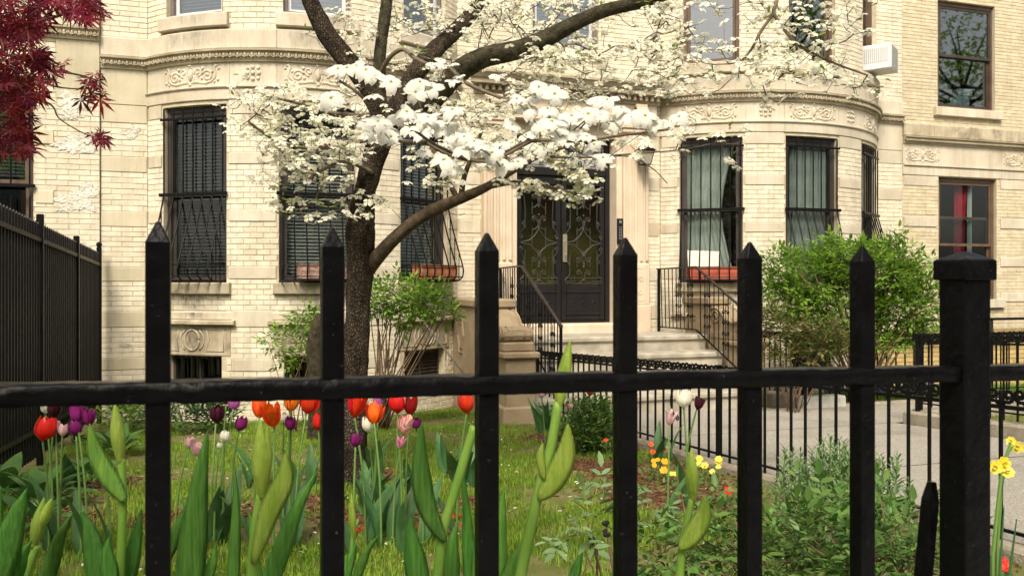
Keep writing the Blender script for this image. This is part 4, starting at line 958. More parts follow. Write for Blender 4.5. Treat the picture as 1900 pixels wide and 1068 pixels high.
# close-set backing slats, a second fence a little behind it
lb = thing('side_fence', 'second black iron railing just behind the tall left one', 'fence', (-2.02, 9, G(9)))
for i in range(58):
    Y = 10.9-i*.092; put('picket', spm, lb, (-2.02, Y, TZ(Y)-.28))
for dz in (-.45, -1.75):
    m = MB(); m.add([(x, Y, TZ(Y)+dz+z) for Y in (5.6, 11.3) for x, z in ((-2.035,-.015),(-2.005,-.015),(-2.005,.015),(-2.035,.015))], [(i, (i+1)%4, 4+(i+1)%4, 4+i) for i in range(4)]+[(0,1,2,3),(4,5,6,7)]); part('rail', m, M['iron_thin'], lb)

# ---------------------------------------------------------------- low fences with scroll tops
_b = MB(); _b.cbox(-.008,.008,-.008,.008,0,.79,.002); BAR = _b.mesh('bar', M['iron_thin'])
_b = MB(); _b.cbox(-.010,.010,-.010,.010,0,.79,.002); BARB = _b.mesh('bar', M['iron_thin'])
_s = MB()
for sg in (-1, 1): _s.tube([(sg*x, 0, z) for x, z in [(.008,-.002),(.02,.012)]+spiral(.042, .045, .034, 1.25, -pi*.65, 1, 14, .25)], .0065, 4, flat=1.8)
SCR = _s.mesh('scroll', M['iron_thin'])
def scroll_fence(label, a, b, spacing=.15, hr=.70, posts=(), lift=0.0, group='low scroll-topped fences', every=1):
    a = np.array(a, float); b = np.array(b, float); Ln = np.linalg.norm(b-a); t = (b-a)/Ln; ang = math.atan2(t[1], t[0])
    f = thing('garden_fence', label, 'fence', (a[0], a[1], G(a[1])+lift), group)
    for h, wd in ((hr, .014), (.10, .011)):
        pa = np.array([a[0], a[1], G(a[1])+lift+h]); pb = np.array([b[0], b[1], G(b[1])+lift+h]); part('rail', MB().tube([pa, pb], wd, 4), M['iron_thin'], f)
    n = int(Ln/spacing)
    for i in range(n+1):
        p = a+t*min(i*spacing, Ln)
        put('bar', BAR, f, (p[0], p[1], G(p[1])+lift-.01+hr-.70), (0, 0, ang)); put('scroll', SCR, f, (p[0], p[1], G(p[1])+lift+hr+.012), (0, 0, ang))
    for d in posts:
        p = a+t*d; part('post', MB().cbox(p[0]-.02, p[0]+.02, p[1]-.02, p[1]+.02, G(p[1])-.05, G(p[1])+lift+hr+.09, .004), M['iron_thin'], f)
    return f
pf = scroll_fence('low black scroll-topped fence along the left edge of the path', (3.56, 9.95), (3.56, 1.1), .15, posts=(.02, 4.2, 8.8))
# leaning S-scroll brackets hung on the path fence
for px in (1243,):
    m = MB(); Y = {1243: 6.5, 1720: 3.75}[px]; c = np.array([3.60, Y, G(Y)])
    m.tube(smooth_path([c+[0,.0,.30], c+[0,.07,.36], c+[0,.09,.46], c+[0,.05,.55], c+[0,.02,.60]], [1]*5, 4)[0], .008, 4)
    for z0, s in ((.30, -1), (.62, 1)):
        for k in (-1, 1): m.tube([c+np.array([0, x*k+.02, z0+z]) for x, z in spiral(.04, 0, .032, 1.3, pi, s)], .006, 4)
    part('scroll_bracket', m, M['iron_thin'], pf)
scroll_fence('low black fence before the big bush, facing the path', (6.85, 9.08), (6.85, 10.3), .12, hr=.74, posts=(0, 1.2), lift=.14)
scroll_fence('low black fence along the bed of blue flowers under the big bush', (6.95, 9.08), (12.0, 9.08), .15, hr=.74, posts=(0, 2.6, 5.0), lift=.02)
scroll_fence('low black fence on the kerb at far right, parallel to the house', (6.95, 7.25), (11.5, 7.25), .15, hr=.74, posts=(0,), lift=.13)
scroll_fence('low black fence on the right kerb running towards the viewer', (6.82, 7.15), (6.82, 2.4), .15, hr=.74, posts=(0, 4.7), lift=.13)

# ---------------------------------------------------------------- areaway wall and pipe railing by the right neighbour
aw = thing('brick_wall', 'low orange yellow brick wall with dark joints behind the right fences', 'wall', (11.5, 10.2, G(10)))
mp = flatmap(8.9, 10.2); L = 5.6; mo = MB(); mo.box(8.91, 14.49, 10.215, 10.42, G(10)-.2, -.745); part('wall_core', mo, M['mortar_dark'], aw)
B4 = Bricks(); B4.lay(mp, 0, L, G(10)-.05, -.86, [], .225, .072, 'brick_low'); B4.lay(mp, 0, L, -.86, -.74, [], .07, .12, 'brick_low'); B4.emit(aw)
pr = thing('pipe_railing', 'black pipe railing above the orange yellow brick wall', 'railing', (11.4, 10.0, -.7))
for z in (-.575, -.80): part('pipe', MB().tube([(8.7, 10.05, z), (12.55, 10.05, z), (12.62, 10.05, z-.03)], .022, 8), M['iron_thin'], pr, True)
for x in (9.6, 11.0, 12.5): part('post', MB().tube([(x, 10.05, G(10)-.02), (x, 10.05, -.58)], .022, 8), M['iron_thin'], pr, True)
# ---------------------------------------------------------------- foliage helpers
def unit(a): return a/(np.linalg.norm(a, axis=-1, keepdims=True)+1e-9)
def frames(d, n, s):
    """rotation+scale matrices whose y axis runs along d and whose z axis is near n"""
    d = unit(d); sd = unit(np.cross(d, n)); nn = np.cross(sd, d)
    return np.stack([sd, d, nn], axis=-1)*np.asarray(s)[:, None, None]
LEAF_V = [(0,0,0), (-.2,.28,.03), (0,.3,-.03), (.2,.28,.03), (-.17,.66,.01), (0,.66,-.05), (.17,.66,.01), (0,1,-.08)]
LEAF_F = [(0,2,1), (0,3,2), (1,2,5,4), (2,3,6,5), (4,5,7), (5,6,7)]
NARROW_V = [(x*.55, y, z) for x, y, z in LEAF_V]
def toward(p, jit=.0): return unit(np.array([-p[0], -p[1], -p[2]]))
def place(name, me, parent, R, at):
    sc = float(np.linalg.norm(R[:, 0])); o = put(name, me, parent, at, Matrix((R/sc).tolist()).to_euler(), (sc, sc, sc)); return o
def rand_unit(n): return unit(rng.normal(size=(n, 3)))
def sprigs(pos, dirs, leaflen, pairs, spread=.9, droop=.25):
    """compound leaves: leaflets either side of a short stalk; returns frames and origins"""
    D = []; Nn = []; S = []; O = []
    for p, d in zip(pos, dirs):
        L = leaflen*(.5+.85*random.random()); up = unit(np.array([random.gauss(0,.35), random.gauss(0,.35), 1.0])); sd = unit(np.cross(d, up))
        for k in range(pairs):
            q = p+d*L*.75*(k+.4)
            for sg in (-1, 1):
                D.append(unit(d*.55+sd*sg*spread+np.array([0,0,-droop*random.random()])+rand_unit(1)[0]*.22)); Nn.append(up+rand_unit(1)[0]*.3); S.append(L*random.uniform(.75,1.1)); O.append(q)
        D.append(unit(d+np.array([0,0,-droop*.6])+rand_unit(1)[0]*.2)); Nn.append(up); S.append(L*1.1); O.append(p+d*L*.75*pairs)
    return frames(np.array(D), np.array(Nn), np.array(S)), np.array(O)
def shrub(name, label, cat, base, lobes, n, leaflen, lmat, smat, stems=10, pairs=2, tv=LEAF_V, single=0, group=None, shell=2.6, up=.35, droop=.25, stem_r=.007):
    o = thing(name, label, cat, base, group); base = np.array(base, float)
    vol = np.array([l[1][0]*l[1][1]*l[1][2] for l in lobes])**.67; vol = vol/vol.sum()
    pos = []; dirs = []
    for i in rng.choice(len(lobes), n, p=vol):
        c, r = lobes[i]; u = rand_unit(1)[0]; k = random.random()**(1/shell)
        p = np.array(c)+u*np.array(r)*k*random.uniform(.85,1.12)
        if p[2] < G(p[1])+.02: continue
        pos.append(p); dirs.append(unit(u*.8+np.array([0,0,up])+rand_unit(1)[0]*.45))
    R, O = sprigs(pos, dirs, leaflen, pairs, droop=droop)
    keep = np.arange(len(O))
    if single:
        dist = np.array([proj(q)[2] for q in O]); order = np.argsort(dist); inn = [i for i in order if 0 < proj(O[i])[0] < 1900 and 0 < proj(O[i])[1] < 1068][:single]
        lm = MB().add(tv, LEAF_F).mesh('leaf', M[lmat], True)
        for i in inn: place('leaf', lm, o, R[i], O[i])
        keep = np.setdiff1d(keep, inn)
    mb = MB(); mb.many(tv, LEAF_F, R[keep], O[keep]); tag(part('foliage', mb, M[lmat], o, True), kind='stuff')
    sm = MB()
    for i in range(stems):
        c, r = random.choice(lobes); e = np.array(c)+rand_unit(1)[0]*np.array(r)*.75; b = base+np.array([random.gauss(0,.05), random.gauss(0,.05), -.02])
        m1 = lerp(b, e, .4)+np.array([random.gauss(0,.05), random.gauss(0,.05), .06]); sm.tube([b, m1, lerp(m1, e, .6)+rand_unit(1)[0]*.03, e], [stem_r, stem_r*.8, stem_r*.55, stem_r*.3], 5)
    for q in pos[::3]:
        c, r = lobes[0]; a = q-(q-np.array(lobes[np.argmin([np.linalg.norm(q-np.array(l[0])) for l in lobes])][0]))*.5; sm.tube([a, q], [.003,.0018], 3, cap=False)
    part('stems', sm, M[smat], o, True)
    return o
def GP(px, py, lift=0.0):
    """the point of the garden ground seen at a photo pixel"""
    k = CS-(px-950)/FPX*SN; d = (1.2-.0441-lift)/((py-HOR)/FPX-.049*k); p = P(px, py, d); return p

# ---------------------------------------------------------------- the flowering dogwood
TB = GP(655, 893)
dog = thing('dogwood_tree', 'old leaning dogwood in white bloom growing from the lawn', 'tree', TB)
DT = proj(TB)[2]
def limb(pts, d=None):
    return [P(q[0], q[1], q[3] if len(q) > 3 else DT) for q in pts], [q[2]/2*(q[3] if len(q) > 3 else DT)/FPX for q in pts]
def bark_tube(pts, rad, n=14, amp=.10, seed=0):
    """trunk or limb with lumps and knots"""
    r = np.random.default_rng(seed); mb = MB(); mb.tube(pts, rad, n, True); V = mb.v[0]; k = len(pts); ph = r.uniform(0, 6, 8)
    for i in range(k):
        for j in range(n):
            th = 2*pi*j/n; f = 1+amp*(.5*sin(2*th+ph[0]+i*.31)+.4*sin(3*th+ph[1]-i*.23)+.35*sin(5*th+i*.7+ph[2]))+amp*r.uniform(-.35,.35)
            V[i*n+j] = pts[i]+(V[i*n+j]-pts[i])*f
    return mb
NODES = []; 
LIMBS = {
 'trunk': [(655,915,92),(652,880,70),(653,820,60),(655,740,56),(659,650,54),(664,560,52),(668,480,54),(671,430,57),(672,395,50),(678,350,47),(690,305,45),(705,262,46),(722,225,50),(742,192,44)],
 'A': [(722,235,36),(700,190,40),(668,142,42),(640,108,40),(606,62,38),(585,22,36),(570,-15,34),(555,-60,32)],
 'B': [(708,225,28),(704,170,28),(704,120,27),(710,60,25),(716,15,24),(722,-40,22)],
 'C': [(728,220,36,6.3),(752,165,36,6.45),(790,112,36,6.6),(830,72,33,6.8),(870,32,31,7),(905,-10,28,7.2),(930,-50,26,7.3)],
 'D': [(732,230,44,6.3),(775,205,46,6.2),(815,172,46,6.1),(845,138,46,6.0),(895,108,44,5.9),(960,92,38,5.8),(1010,74,36,5.7),(1070,42,32,5.6),(1130,18,28,5.5),(1200,2,24,5.4),(1290,-25,20,5.2),(1380,-30,15,5.1),(1450,-40,10,5.0)],
 'E': [(668,520,34,6.3),(690,488,28,6.2),(722,452,25,6.1),(760,418,24,6.0),(800,392,25,5.9),(850,370,21,5.8),(900,348,16,5.7),(950,318,12,5.5),(1000,290,9,5.3),(1050,272,6,5.2)],
 'F': [(735,225,18,6.2),(790,262,11,5.3),(850,292,9,4.5),(915,292,8,3.7),(985,262,7,3.15),(1070,262,6,3.05),(1160,250,5,3.0),(1240,240,4,3.0)],
 'F2': [(790,262,9,5.3),(745,262,8,4.0),(705,235,7,3.2),(672,180,6,3.0),(630,150,5,3.0)],
 'F3': [(985,262,7,3.15),(900,300,6,3.1),(820,275,6,3.0),(760,235,5,2.95)],
 'G': [(700,150,9,6.2),(722,108,9,6.0),(748,92,8,5.9),(770,108,8,5.8),(800,122,8,5.7),(835,128,8,5.6),(862,152,8,5.5),(905,172,7,5.4),(955,190,6,5.2)],
 'H': [(1380,-30,11,5.1),(1437,-6,8,4.8),(1436,25,7,4.7),(1458,58,7,4.7),(1480,82,6,4.7),(1515,102,5,4.7),(1560,122,4,4.7),(1610,140,3,4.7)],
 'H2': [(1436,25,6,4.7),(1412,58,6,4.7),(1394,92,5,4.7),(1372,116,3,4.7)],
 'H3': [(1478,80,5,4.7),(1474,115,4,4.7),(1440,150,3,4.7)],
 'J': [(700,250,12,6.2),(650,268,9,6.0),(580,275,7,5.9),(515,262,6,5.8),(460,225,4,5.7)],
 'J2': [(690,215,9,6.1),(620,210,7,6.0),(545,190,5,5.9),(470,172,4,5.8)],
 'J3': [(690,320,9,6.1),(640,300,7,5.9),(590,320,6,5.8),(560,345,4,5.7)],
 'K': [(900,348,10,5.7),(965,338,8,5.5),(1030,350,6,5.3),(1085,366,4,5.2)],
 'K2': [(850,370,12,5.8),(830,335,10,5.75),(812,305,9,5.7),(800,270,6,5.7)],
 'K3': [(855,365,12,5.8),(862,325,10,5.75),(878,285,8,5.7),(895,240,6,5.6)],
 'Q': [(1000,290,6,5.3),(1090,292,4,5.0),(1165,290,3,4.8),(1210,312,2.4,4.7),(1238,340,1.6,4.7)],
 'Q2': [(1090,292,4,5.0),(1180,285,3,4.8),(1270,277,2.4,4.7),(1330,264,1.6,4.7)],
}
for i, (nm, q) in enumerate(LIMBS.items()):
    pts, rad = limb(q); rad = [r*(.9 if nm in ('trunk','A','B','C','D') else 1) for r in rad]; pts, rad = smooth_path(pts, rad, 5)
    big = nm in ('trunk', 'A', 'B', 'C', 'D', 'E')
    if nm == 'trunk': pts = [pts[0]+np.array([0,0,-.1])]+pts; rad = [rad[0]*1.15]+rad
    mb = bark_tube(pts, rad, 18 if nm == 'trunk' else (12 if big else 7), .13 if nm in ('trunk','A','C') else (.08 if big else .05), i)
    part('trunk' if nm == 'trunk' else 'limb', mb, M['bark' if nm in ('trunk','A','C') else (('bark_tan' if nm == 'E' else 'bark_green') if big else ('bark_tan' if nm in ('K','K2','K3') else 'twig'))], dog, True)
    if nm != 'trunk':
        for p, r in list(zip(pts, rad))[3:]: NODES.append((p, r))
# blossoms: near sprays seen large, far ones in clouds along the boughs
def near_flower(seed):
    r = random.Random(seed); mb = MB()
    for k in range(4):
        a = k*pi/2+r.uniform(-.12,.12); Lb = (.050 if k % 2 == 0 else .043)*r.uniform(.92,1.08); Wb = .0235*r.uniform(.92,1.08); dr = r.uniform(.25,1.5); tw = r.uniform(-.25,.25)
        nt, nu = 7, 6; V = []
        for i in range(nt+1):
            t = i/nt; w = Wb*(sin(pi*min(1, t**.85*.80+.07)))**.8
            for j in range(nu+1):
                u = 2*j/nu-1; y = .004+Lb*t-(.006*(1-abs(u))**1.5 if i == nt else 0); x = w*u
                z = .003+.012*t-dr*.030*t*t-.0035*u*u*(1+t)+tw*.012*u*t+.0012*sin(5*u+3*t+seed)
                V.append((x*cos(a)-y*sin(a), x*sin(a)+y*cos(a), z))
        F = [(i*(nu+1)+j, i*(nu+1)+j+1, (i+1)*(nu+1)+j+1, (i+1)*(nu+1)+j) for i in range(nt) for j in range(nu)]
        mb.add(V, F, 0)
        yb = .004+Lb-.006; c0 = np.array([-yb*sin(a), yb*cos(a), .003+.012-dr*.030]); mb.ball(c0, .0023, 5, 4, 2)
    for q in range(14):
        t = q*2.4; rr = .0048*sqrt(q/14); mb.ball((rr*cos(t), rr*sin(t), .006-.15*rr), .0024, 5, 4, 1)
    return mb.mesh('flower', [M['bract'], M['eye'], M['tip']], True)
NEARM = [near_flower(s) for s in range(5)]
C7 = [(75,35),(165,20),(215,40),(250,170),(340,100),(485,100),(465,150),(545,130),(275,300),(255,335),(340,375),(380,285),(435,330),(490,270),(600,345),(620,320),(710,375),(705,440),(795,420),(890,495),(980,500),(650,240),
      (1085,125),(975,185),(1060,180),(1180,270),(1090,310),(1285,325),(1235,345),(1205,375),(1175,340),(1325,375),(1365,415),(1335,260),(1395,265),(1485,270),(1555,275),(1620,270),(1712,305),(1410,480),(1790,275),(1430,190),(1385,195),
      (250,60),(1165,160),(1500,230),(1250,270),(40,180),(1130,235),(1030,235),(1450,300),(1660,300),(760,400),(850,455),(660,370),(310,340),(230,310),(420,250),(520,290),(120,30),(1240,300),(1300,290),(1150,300)]
near = []; nfl = 0
for x, y in C7:
    px, py = 600+x*.3684, 120+y*.3684-4; d = random.uniform(2.75, 3.15); p = P(px, py, d); near.append(p)
    tc = toward(p); n = unit(np.array([0,0,1.0])*1.0+tc*random.uniform(.5,1.3)+rand_unit(1)[0]*.22); a = random.uniform(0, 6.28)
    x1 = unit(np.cross(n, np.array([cos(a), sin(a), .3]))); y1 = np.cross(n, x1); R = np.stack([x1, y1, n], axis=-1)*random.uniform(.74,.95)
    place('flower', random.choice(NEARM), dog, R, p); nfl += 1
for i in range(46):    # middle-distance sprays that bridge the two
    k, t = random.choice([('F',1),('F',2),('F',3),('F2',1),('F3',1),('F3',2),('G',5),('G',7),('K3',2),('F',4)]), random.random()
    q = LIMBS[k[0]]; a_, b_ = q[k[1]-1], q[min(k[1], len(q)-1)]; p = lerp(P(a_[0], a_[1], a_[3]), P(b_[0], b_[1], b_[3]), t)+np.array([random.gauss(0,.13), random.gauss(0,.10), .05+random.gauss(0,.06)]); near.append(p)
    n = unit(np.array([0,0,1.0])+toward(p)*random.uniform(.3,1.2)+rand_unit(1)[0]*.25); x1 = unit(np.cross(n, rand_unit(1)[0])); place('flower', random.choice(NEARM), dog, np.stack([x1, np.cross(n, x1), n], axis=-1)*random.uniform(.75,1.0), p); nfl += 1
CL = [  # photo window of a cloud, depth range, number of clusters, flowers each
 ((445,150,560,260),(5.5,6.1),16,7), ((520,165,690,300),(5.5,6.4),26,7), ((500,260,690,400),(5.4,6.3),24,7),
 ((590,-5,680,110),(6,7),9,6), ((690,-5,960,120),(6.6,7.8),36,7), ((940,-5,1270,75),(6.1,7.4),32,7), ((960,85,1280,175),(5.4,6.6),30,7),
 ((745,120,980,260),(5.6,7),26,6), ((1180,15,1330,90),(5,5.8),12,6), ((1180,80,1290,180),(4.8,5.6),8,6),
 ((1345,-5,1480,60),(4.5,5),10,6), ((1325,60,1500,160),(4.5,4.9),16,7), ((1470,0,1590,100),(4.5,5),12,6), ((1480,105,1630,168),(4.5,4.9),12,8), ((1400,130,1470,185),(4.6,4.8),3,5),
 ((780,270,960,345),(5.4,6),14,6), ((1170,255,1290,350),(4.6,4.9),6,4), ((1270,245,1385,320),(4.6,4.8),5,4), ((880,180,1120,300),(5.0,6.0),20,6)]
far = []
for (x0, y0, x1, y1), (d0, d1), nc, nf in CL:
    for _ in range(int(nc*((1.75 if y1 < 180 else 1.5) if x1 < 1290 else .9))):
        c = P(random.uniform(x0, x1), random.uniform(y0, y1), random.uniform(d0, d1))
        for _ in range(max(2, int(random.gauss(nf, 2)))):
            far.append(c+np.array([random.gauss(0,.085), random.gauss(0,.085), random.gauss(0,.028)]))
for i in range(150):   # dense strings along the low bough
    t = random.random(); c = lerp(P(925, 338, 5.6), P(1092, 368, 5.2), t) if i % 2 else lerp(P(1010, 272, 5.3), P(1095, 350, 5.1), t)
    far.append(c+np.array([random.gauss(0,.035), random.gauss(0,.06), random.gauss(0,.022)]))
far = np.array([q for q in far if not (1580 < proj(q)[0] < 1670 and 62 < proj(q)[1] < 138)])
# twigs: every blossom is tied to the nearest wood
pos = [n[0] for n in NODES]; par = [-1]*len(pos); isb = [True]*len(pos); base_n = len(pos)
PA = np.zeros((60000, 3)); PA[:base_n] = np.array(pos); cnt = base_n; parent = np.full(60000, -1); tipn = []
allf = np.concatenate([np.array(near)-np.array([0,0,.012]), far-np.array([0,0,.008])])
d0 = np.array([np.min(np.linalg.norm(PA[:base_n]-q, axis=1)) for q in allf])
for fi in np.argsort(d0):
    q = allf[fi]; dd = np.linalg.norm(PA[:cnt]-q, axis=1)+.35*np.maximum(0, PA[:cnt, 2]-q[2]); j = int(np.argmin(dd)); a = PA[j].copy(); L = np.linalg.norm(q-a)
    k = max(1, int(math.ceil(L/.10))); prev = j; side = rand_unit(1)[0]*L*.12
    for s in range(1, k+1):
        t = s/k; p = lerp(a, q, t)+side*sin(pi*t)+np.array([0,0,-.10*L*sin(pi*t)])+(rand_unit(1)[0]*.008 if s < k else 0)
        PA[cnt] = p; parent[cnt] = prev; prev = cnt; cnt += 1
    tipn.append(prev)
load = np.zeros(cnt)
for t in tipn: load[t] += 1
for i in range(cnt-1, base_n-1, -1): load[parent[i]] += load[i]
tw = MB()
for i in range(base_n, cnt):
    j = parent[i]; r1 = min(.0012*load[i]**.38, .0055); r0 = min(.0012*max(load[j], 1)**.38, .0055) if j >= base_n else r1*1.15
    tw.tube([PA[j], PA[i]], [r0, r1], 4, cap=False)
tag(part('twigs', tw, M['twig'], dog, True), kind='stuff')
SF_V = []; SF_F = []; SF_M = []
for k in range(4):
    a = k*pi/2; b = len(SF_V); rot = lambda x, y, z: (x*cos(a)-y*sin(a), x*sin(a)+y*cos(a), z)
    SF_V += [rot(0,.06,.05), rot(-.42,.55,.12), rot(0,.55,.17), rot(.42,.55,.12), rot(-.26,.95,-.10), rot(0,.88,-.02), rot(.26,.95,-.10)]
    SF_F += [(b,b+2,b+1), (b,b+3,b+2), (b+1,b+2,b+5,b+4), (b+2,b+3,b+6,b+5)]; SF_M += [0]*4
b = len(SF_V); SF_V += [(.12,0,.14),(0,.12,.14),(-.12,0,.14),(0,-.12,.14),(0,0,.27)]; SF_F += [(b,b+1,b+4),(b+1,b+2,b+4),(b+2,b+3,b+4),(b+3,b,b+4)]; SF_M += [1]*4
N = len(far); nn = unit(np.array([0,0,1.0])+unit(-far)*rng.uniform(.0,.75,(N,1))+rng.normal(size=(N,3))*.30)
ax = unit(np.cross(nn, rng.normal(size=(N,3)))); ay = np.cross(nn, ax); RF = np.stack([ax, ay, nn], axis=-1)*rng.uniform(.030,.043,N)[:, None, None]
ordr = [i for i in np.argsort([proj(q)[2] for q in far]) if 0 < proj(far[i])[0] < 1900 and 0 < proj(far[i])[1] < 1068]
sfm = MB().add(SF_V, SF_F, 0); sfm.m = list(SF_M); SFM = sfm.mesh('flower', [M['bract_far'], M['eye']])
pick = ordr[:300-nfl]
for i in pick: place('flower', SFM, dog, RF[i], far[i])
rest = np.setdiff1d(np.arange(N), pick)
mb = MB(); mb.many(SF_V, SF_F, RF[rest], far[rest], SF_M); tag(part('blossom', mb, [M['bract_far'], M['eye']], dog), kind='stuff')
# young leaves in pairs beside some blossoms
sel = rng.choice(N, 520); LP = np.repeat(far[sel], 2, axis=0)+rng.normal(size=(1040,3))*.03
DD = unit(rng.normal(size=(1040,3))*np.array([1,1,.3])+np.array([0,0,.25])); mb = MB(); mb.many(LEAF_V, LEAF_F, frames(DD, np.array([0,0,1.0])+rng.normal(size=(1040,3))*.3, rng.uniform(.03,.055,1040)), LP)
for q, (x, y) in enumerate([(590,372),(545,375),(520,350),(610,385),(580,400),(535,395),(850,400),(870,370),(780,95),(775,100),(800,110)]):
    for sg in (-1, 1): mb.many(LEAF_V, LEAF_F, frames(np.array([[sg*1.0, random.gauss(0,.4), .3]]), np.array([[0,-.3,1.0]]), [.07]), np.array([P(x, y, 5.8)]))
tag(part('young_leaves', mb, M['leaf_young'], dog, True), kind='stuff')

# ---------------------------------------------------------------- red maple hanging in from the left
mp_base = np.array([-2.6, 3.6, G(3.6)])
map_ = thing('japanese_maple', 'dark red maple hanging over the tall fence at upper left', 'tree', mp_base)
ML = [([mp_base+[0,0,-.1], mp_base+[.05,0,.9], np.array([-2.45,3.5,.6]), np.array([-2.2,3.35,1.3])], [.08,.07,.05,.04]),
      ([np.array([-2.45,3.5,.6]), P(-90,120,2.9), P(0,60,2.8), P(60,40,2.75), P(110,30,2.7), P(165,5,2.7)], [.04,.012,.008,.006,.004,.002]),
      ([np.array([-2.45,3.5,.5]), P(-90,170,2.9), P(-20,110,2.8), P(30,105,2.75), P(90,128,2.7), P(150,140,2.7), P(182,150,2.7)], [.03,.010,.006,.005,.004,.003,.002]),
      ([P(-20,110,2.8), P(40,135,2.75), P(100,160,2.7), P(160,165,2.7), P(185,158,2.7)], [.006,.004,.003,.002,.0015]),
      ([np.array([-2.45,3.5,.4]), P(-90,220,2.9), P(-10,190,2.8), P(50,180,2.75), P(95,195,2.7), P(110,220,2.7), P(150,245,2.7), P(175,255,2.7)], [.03,.010,.006,.005,.003,.002,.002,.0015]),
      ([P(-20,190,2.8), P(20,215,2.75), P(40,250,2.7), P(42,285,2.7)], [.006,.004,.003,.0015]),
      ([np.array([-2.2,3.35,1.3]), P(-60,20,2.9), P(20,-10,2.8), P(120,-20,2.7), P(180,-5,2.7)], [.04,.010,.006,.004,.002])]
for i, (p, r) in enumerate(ML):
    p, r = smooth_path(p, r, 4); part('trunk' if i == 0 else 'branch', bark_tube(p, r, 7, .05, i), M['bark' if i == 0 else 'twig'], map_, True)
MV = [(0,0,0)]; MF = []
for a, l in ((-125,.42),(-80,.72),(-40,.92),(0,1.05),(40,.92),(80,.72),(125,.42)):
    t = radians(a); b = len(MV); w = .17*l**.5
    MV += [(.45*l*sin(t)-w*cos(t)*.5, .45*l*cos(t)+w*sin(t)*.5, .01), (l*sin(t), l*cos(t), -.10*l), (.45*l*sin(t)+w*cos(t)*.5, .45*l*cos(t)-w*sin(t)*.5, .01)]
    MF += [(0,b,b+1), (0,b+1,b+2)]
mpos = []
for (x0,y0,x1,y1), n in (((-40,-20,90,45),110), ((80,-15,135,25),24), ((130,-10,190,35),30), ((-40,45,75,110),85), ((-40,100,85,190),105), ((-40,180,62,250),75), ((-40,240,45,285),40), ((60,90,92,118),12), ((75,110,120,160),10), ((150,135,192,185),16), ((165,245,192,262),8), ((120,15,180,40),10), ((40,255,55,290),8)):
    for _ in range(n): mpos.append(P(random.uniform(x0,x1), random.uniform(y0,y1), random.uniform(2.45,2.85)))
mpos = np.array(mpos); N = len(mpos); dd = unit(rng.normal(size=(N,3))*np.array([.8,.8,.4])+np.array([.25,0,-.75])); R = frames(dd, np.array([0,-1.0,.5])+rng.normal(size=(N,3))*.5, rng.uniform(.034,.062,N))
mm = MB().add(MV, MF).mesh('leaf', M['maple'])
od = [i for i in np.argsort([proj(q)[2] for q in mpos]) if proj(mpos[i])[0] > -5 and proj(mpos[i])[1] > -5][:300]
for i in od: place('leaf', mm, map_, R[i], mpos[i])
rest = np.setdiff1d(np.arange(N), od); mb = MB(); mb.many(MV, MF, R[rest], mpos[rest]); tag(part('foliage', mb, M['maple'], map_), kind='stuff')
# ---------------------------------------------------------------- shrubs and beds
b = GP(705, 795); zc = lambda px, py, d: P(px, py, d)
d = proj(b)[2]
shrub('rose_shrub', 'leafy green rose shrub with bare canes right of the tree trunk', 'shrub', b,
      [(P(735,545,d), (.42,.3,.20)), (P(790,560,d), (.30,.3,.14)), (P(705,570,d), (.18,.2,.10)), (P(755,590,d), (.2,.2,.10)), (P(825,578,d), (.16,.15,.06))], 620, .062, 'leaf_bright', 'cane', 26, 2, stem_r=.011)
b = GP(555, 800); d = proj(b)[2]
shrub('rose_shrub', 'small green rose shrub growing beside the brown stump', 'shrub', b,
      [(P(570,600,d), (.18,.18,.13)), (P(525,635,d), (.22,.2,.10)), (P(545,668,d), (.12,.12,.06)), (P(590,590,d), (.1,.1,.1))], 230, .06, 'leaf_bright', 'cane', 7, 2)
st = GP(592, 812); d = proj(st)[2]
stump = thing('tree_stump', 'cut brown trunk stump behind the dogwood', 'stump', st)
p, r = smooth_path([st+[0,0,-.08], P(590,720,d), P(586,650,d), P(594,605,d), P(602,588,d)], [.13,.10,.095,.09,.07], 4); part('trunk', bark_tube(p, r, 12, .1, 77), M['bark_green'], stump, True)
sk = MB(); a = GP(905, 778); sk.tube([P(787,598,proj(a)[2]+.6), P(858,690,proj(a)[2]+.3), a], .012, 5); solo('garden_stake', sk, M['wood_stake'], 'thin grey stake leaning beside the rose canes', 'stake')
d = 10.9; bb = P(1600, 720, d); bb[2] = G(bb[1])
shrub('bush', 'big bright green bush in front of the right bay', 'bush', bb,
      [(P(1500,520,d), (.62,.4,.33)), (P(1630,510,d), (.66,.45,.38)), (P(1560,580,d), (.75,.45,.36)), (P(1680,570,d), (.42,.4,.34)), (P(1460,560,d), (.42,.35,.28)), (P(1560,480,d), (.45,.3,.2)), (P(1640,490,d),(.4,.3,.2)), (P(1700,530,d),(.24,.25,.2)), (P(1450,480,d),(.2,.2,.08)), (P(1515,640,d),(.3,.25,.12)), (P(1625,635,d),(.34,.3,.14)), (P(1700,615,d),(.2,.25,.14)), (P(1425,500,d),(.12,.1,.06)), (P(1655,455,d),(.12,.1,.12)), (P(1540,452,d),(.16,.1,.08)), (P(1725,500,d),(.1,.1,.1))], 3700, .074, 'leaf_bright', 'cane', 30, 2, stem_r=.014, up=.5)
d = 10.2; bb = P(1470, 745, d); bb[2] = G(bb[1])
shrub('bush', 'yellowing reddish bush low in front of the big green bush', 'bush', bb,
      [(P(1440,610,d), (.25,.2,.24)), (P(1520,625,d), (.32,.25,.2)), (P(1550,640,d), (.3,.2,.14)), (P(1470,660,d), (.4,.2,.18))], 620, .062, 'leaf_yellow', 'cane', 14, 2, up=.5)
b = GP(1092, 838); d = proj(b)[2]
